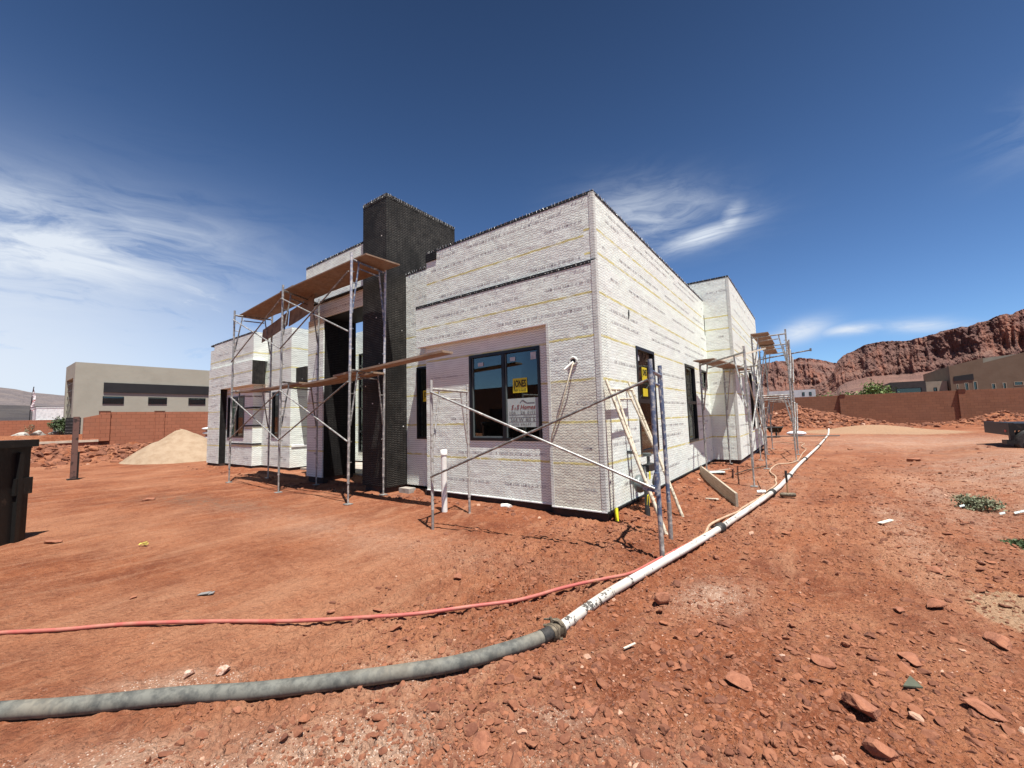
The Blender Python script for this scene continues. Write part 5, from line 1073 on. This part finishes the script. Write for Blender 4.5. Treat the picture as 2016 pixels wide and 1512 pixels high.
b = MB(); b.prism([(13.8, 69.95, 4.6), (15.4, 69.95, 4.65), (15.4, 69.95, 5.35), (13.8, 69.95, 5.15)], (0, .05, 0), 'dark_panel'); b.build('dark_band', t_); b = MB(); b.prism([(16.3, 71, 5.9), (19.2, 71, 5.9), (21, 71, 6), (21, 71, 7.5), (19.3, 71, 7.35), (16.3, 71, 7.15)], (0, 6, 0), 'stucco_pale'); b.build('upper_storey', t_)
b = MB(); b.prism([(13.5, 70, 6.402), (16.3, 70, 6.402), (16.3, 70, 7.12)], (0, .3, 0), 'stucco_brown'); b.prism([(16.303, 70, 6.402), (24, 70, 6.402), (24, 70, 8.2), (19.6, 70, 7.45), (16.303, 70, 6.55)], (0, .3, 0), 'stucco_brown'); b.build('parapet', t_)
t_ = bhouse(8.2, 11.4, 70, 80, 4.85, 'stucco_dark', 'dark slate-coloured low house beyond the back wall', [(8.7, 11.0, 3.2, 4.05)])
b = MB(); b.box(7.4, 8.19, 70.3, 80, 0, 4.6, 'stucco_brown'); b.box(6.6, 7.4, 70.8, 80, 0, 4.35, 'stucco_brown'); b.build('side_wing', t_)
bhouse(11.45, 13.4, 71, 84, 4.75, 'stucco_pale', 'pale tan low house between the dark house and the tall brown one', [(12.2, 12.5, 3.5, 4.0)])
bhouse(-5.2, .55, 71, 80, 4.55, 'stucco_white', 'low grey-white building beyond the wall seen through the far scaffold', [(-1.0, -.7, 3.7, 4.2), (-.2, .1, 3.7, 4.2)])
bs = empty('street_house', (-26, -24, 0), 'dark brown low house across the street, seen only in the window reflections', 'house')
b = MB(); b.wall(1, -24, -.3, -48, -8, 0, 5.2, 'stucco_brown', [(-40, -37, 1, 2.6), (-30, -26, .1, 2.8), (-18, -15.5, 1, 2.6)]); b.box(-48, -8, -36, -24.3, 0, 4.9, 'stucco_brown'); b.build('wall', bs)
for a_ in ((-40, -37, 1, 2.6), (-30, -26, .1, 2.8), (-18, -15.5, 1, 2.6)): MB().box(a_[0], a_[1], -24.25, -24.2, a_[2], a_[3], 'dark_panel').build('window', bs)
# wheelbarrow under far scaffold
WB = empty('wheelbarrow', (-2.0, 31, 0), 'dark wheelbarrow behind the legs of the far scaffold', 'wheelbarrow')
b = MB(); b.add([(-2.45, 30.6, .62), (-1.55, 30.6, .62), (-1.55, 31.5, .66), (-2.45, 31.5, .66), (-2.3, 30.8, .32), (-1.7, 30.8, .32), (-1.75, 31.3, .32), (-2.25, 31.3, .32)], [(4, 5, 6, 7), (0, 1, 5, 4), (1, 2, 6, 5), (2, 3, 7, 6), (3, 0, 4, 7)], 'steel_black'); b.build('tray', WB)
b = MB(); b.path([(-2.2, 30.1, .55), (-2.2, 31.2, .28), (-2.0, 31.8, .2)], .02, 'rust_clamp'); b.path([(-1.8, 30.1, .55), (-1.8, 31.2, .28), (-2.0, 31.8, .2)], .02, 'rust_clamp'); b.tube((-2.2, 30.7, .4), (-2.2, 30.6, 0), .02, 'rust_clamp'); b.tube((-1.8, 30.7, .4), (-1.8, 30.6, 0), .02, 'rust_clamp'); b.build('handle_frame', WB)
b = MB(); b.ring((-2.0, 31.8, .2), (1, 0, 0), .15, .05, 'rubber'); b.build('wheel', WB)
b = MB(); b.ellipsoid((-.95, 32.6, .16), (.55, .35, .16), 'white_bag', 16, 8); b.build('white_bag', label='white plastic bag slumped on the dirt behind the far scaffold', cat='bag')
b = MB(); b.tube((-2.4, 30.0, .10), (1.2, 31.0, .10), .03, 'pipe_dark', 8); b.build('steel_tube', label='dark tube lying across the dirt where the white pipe ends', cat='tube')
# trailer
TR = empty('flatbed_trailer', (7.1, 21, 0), 'black flatbed trailer with white-rimmed wheels cut by the right edge', 'trailer')
b = MB(); b.box(5.15, 11.5, 20.9, 23.3, .90, 1.02, 'steel_black'); b.box(5.15, 11.5, 20.9, 21.0, .78, .90, 'steel_black'); b.box(5.10, 5.22, 20.85, 23.3, .62, 1.04, 'steel_black'); b.box(5.12, 5.3, 20.88, 21.05, .38, .62, 'steel_black'); b.box(5.02, 5.3, 20.85, 21.3, .33, .46, 'steel_black'); b.build('deck', TR)
for k in range(2):
    xw = 5.62 + k * .92; w_ = MB(); w_.path([(xw, 20.86, .42), (xw, 20.88, .42), (xw, 21.06, .42), (xw, 21.10, .42)], [.34, .42, .42, .34], 'rubber', 28); w_ = w_.build('wheel', TR)
    q = MB(); q.path([(xw, 20.84, .42), (xw, 20.86, .42)], [.215, .225], 'rim_white', 24); q.ring((xw, 20.845, .42), (0, 1, 0), .20, .02, 'rim_white'); q.path([(xw, 20.80, .42), (xw, 20.85, .42)], [.05, .07], 'pipe_dark', 12)
    for j in range(5): a = 6.28 * j / 5; q.tube((xw + .11 * math.cos(a), 20.825, .42 + .11 * math.sin(a)), (xw + .11 * math.cos(a), 20.85, .42 + .11 * math.sin(a)), .02, 'pipe_dark', 6)
    sub(q, 'rim', w_)
b = MB(); b.path([(5.25, 20.98, .62), (5.35, 20.98, .9), (5.6, 20.98, .93), (6.9, 20.98, .93), (7.1, 20.98, .6)], .03, 'steel_black', 6); b.build('fender', TR)
b = MB(); b.box(5.09, 5.10, 21.1, 21.25, .72, .80, 'trailer_red'); b.build('tail_light', TR)
TR.location.x += .14

# ------------------------------------------------------------------ HILLS
def ridge(name, prof, base_r, layers, mat, amp, az_step=.12, seed=1, label=None, wl=90.0, jag=.05):
    """terrain strip in azimuth; prof: (azimuth deg, top elevation ratio); layers: ((radius factor, height fraction) pairs, rows)"""
    az_ = np.arange(prof[0][0], prof[-1][0], az_step); tp = np.interp(az_, [p[0] for p in prof], [p[1] for p in prof])
    nl = []
    for (r0, h0), (r1, h1), n in layers:
        for k in range(n): nl.append((r0 + (r1 - r0) * k / n, h0 + (h1 - h0) * k / n))
    nl.append((layers[-1][1][0], layers[-1][1][1]))
    u = az_ * base_r * .01745; o1 = np.ones_like(u); L = []; a = np.radians(az_)
    r01 = lambda v: 1 - 2 * np.abs(v - .5)      # ridged
    big = (fbm(u / (wl * 2.2), o1 * seed, 4, seed, .5) - .5) * 2.4 * amp
    for rf, hf in nl:
        cl_ = float(sst(np.array(hf), .34, .50)) * (1 if rf < 1.02 else .4); H_ = hf * base_r * .12
        but = (r01(fbm(u / wl + .0 * hf, o1 * (seed + hf * .5), 3, seed + 2, .5)) - .7) * 2.6 * amp      # buttresses
        fl = (r01(fbm(u / (wl * .23), o1 * (seed + 4 + hf * 1.6), 3, seed + 3, .55)) - .7) * 1.0 * amp     # gullies and flutes
        fi = (fbm(u / (wl * .05), o1 * hf * 22, 4, seed + 6, .6) - .5) * .50 * amp
        st_ = (vnoise(u / (wl * 1.5), o1 * hf * 13, seed + 9) - .5) * .28 * amp
        ds = big * (.3 + .7 * cl_) + (but + fl) * (.22 + .78 * cl_) + fi * (.35 + .65 * cl_) + st_ * cl_
        jg = (fbm(u / (wl * .35), o1 * 2, 5, seed + 5, .6) - .5) * jag * tp * base_r * 2 * float(sst(np.array(hf), .75, .97))
        rr_ = base_r * rf - ds * (1 if hf > .02 else .3); z = 1.65 + tp * base_r * layers_top(layers) * hf + jg if hf > 0 else -2 + 0 * tp
        L.append(np.stack([rr_ * np.sin(a), rr_ * np.cos(a), z + 0 * a], -1))
    V = np.concatenate(L); n = len(az_); m_ = len(nl)
    i, j = np.meshgrid(np.arange(m_ - 1), np.arange(n - 1), indexing='ij'); F = np.stack([i * n + j, i * n + j + 1, (i + 1) * n + j + 1, (i + 1) * n + j], -1).reshape(-1, 4)[:, ::-1]
    o = npmesh(name, V, F, [mat], smooth=False); tag(o, label, kind='structure'); return o
def layers_top(layers): return max(l[1][0] for l in layers if l[1][1] >= .99)
near = [(-4, .034), (-1, .040), (.6, .047), (1.7, .058), (2.3, .073), (2.6, .0885), (3.24, .102), (4.9, .1152), (6.57, .1191), (8.02, .1185), (9.66, .1201), (11.2, .1216), (12.03, .1279), (13.14, .1315), (14.2, .1376), (15.03, .1388), (15.8, .1412), (18, .150), (24, .17), (35, .16), (50, .12), (70, .06)]
far = [(-22, .05), (-12, .085), (-7, .098), (-4.48, .101), (-1.59, .1023), (-.76, .1039), (.46, .1006), (1.24, .096), (2.44, .0888), (4, .086), (8, .08)]
ridge('cliffs', near, 1150, [((.62, 0), (.955, .46), 18), ((.955, .46), (1.0, .97), 56), ((1.0, .97), (1.03, 1.0), 4), ((1.03, 1.0), (1.5, .98), 3)], 'cliff_rock', 24, .045, 3, wl=80, jag=.045)
ridge('far_cliffs', far, 2100, [((.5, 0), (.93, .34), 10), ((.93, .34), (1.0, .98), 44), ((1.0, .98), (1.03, 1.0), 3), ((1.03, 1.0), (1.4, .98), 3)], 'cliff_rock', 42, .04, 8, wl=120, jag=.035)
ridge('grey_hills', [(-170, .03), (-140, .05), (-110, .066), (-95, .072), (-87.8, .0700), (-86.98, .0678), (-86.08, .0627), (-84.05, .0588), (-80, .050), (-72, .04), (-60, .03), (-45, .02)], 3200, [((.45, 0), (1.0, 1.0), 26), ((1.0, 1.0), (1.5, .9), 3)], 'hill_grey', 60, .25, 15, wl=520, jag=.02)
ridge('lava_slope', [(-170, .02), (-120, .040), (-100, .043), (-87.8, .0423), (-86, .0402), (-84.2, .0386), (-78, .035), (-60, .02), (-45, .01)], 620, [((.35, 0), (.5, .35), 6), ((.5, .35), (1.0, 1.0), 14), ((1.0, 1.0), (1.6, .96), 2)], 'lava_hill', 7, .15, 19, wl=70, jag=.03)
bpy.context.view_layer.update()
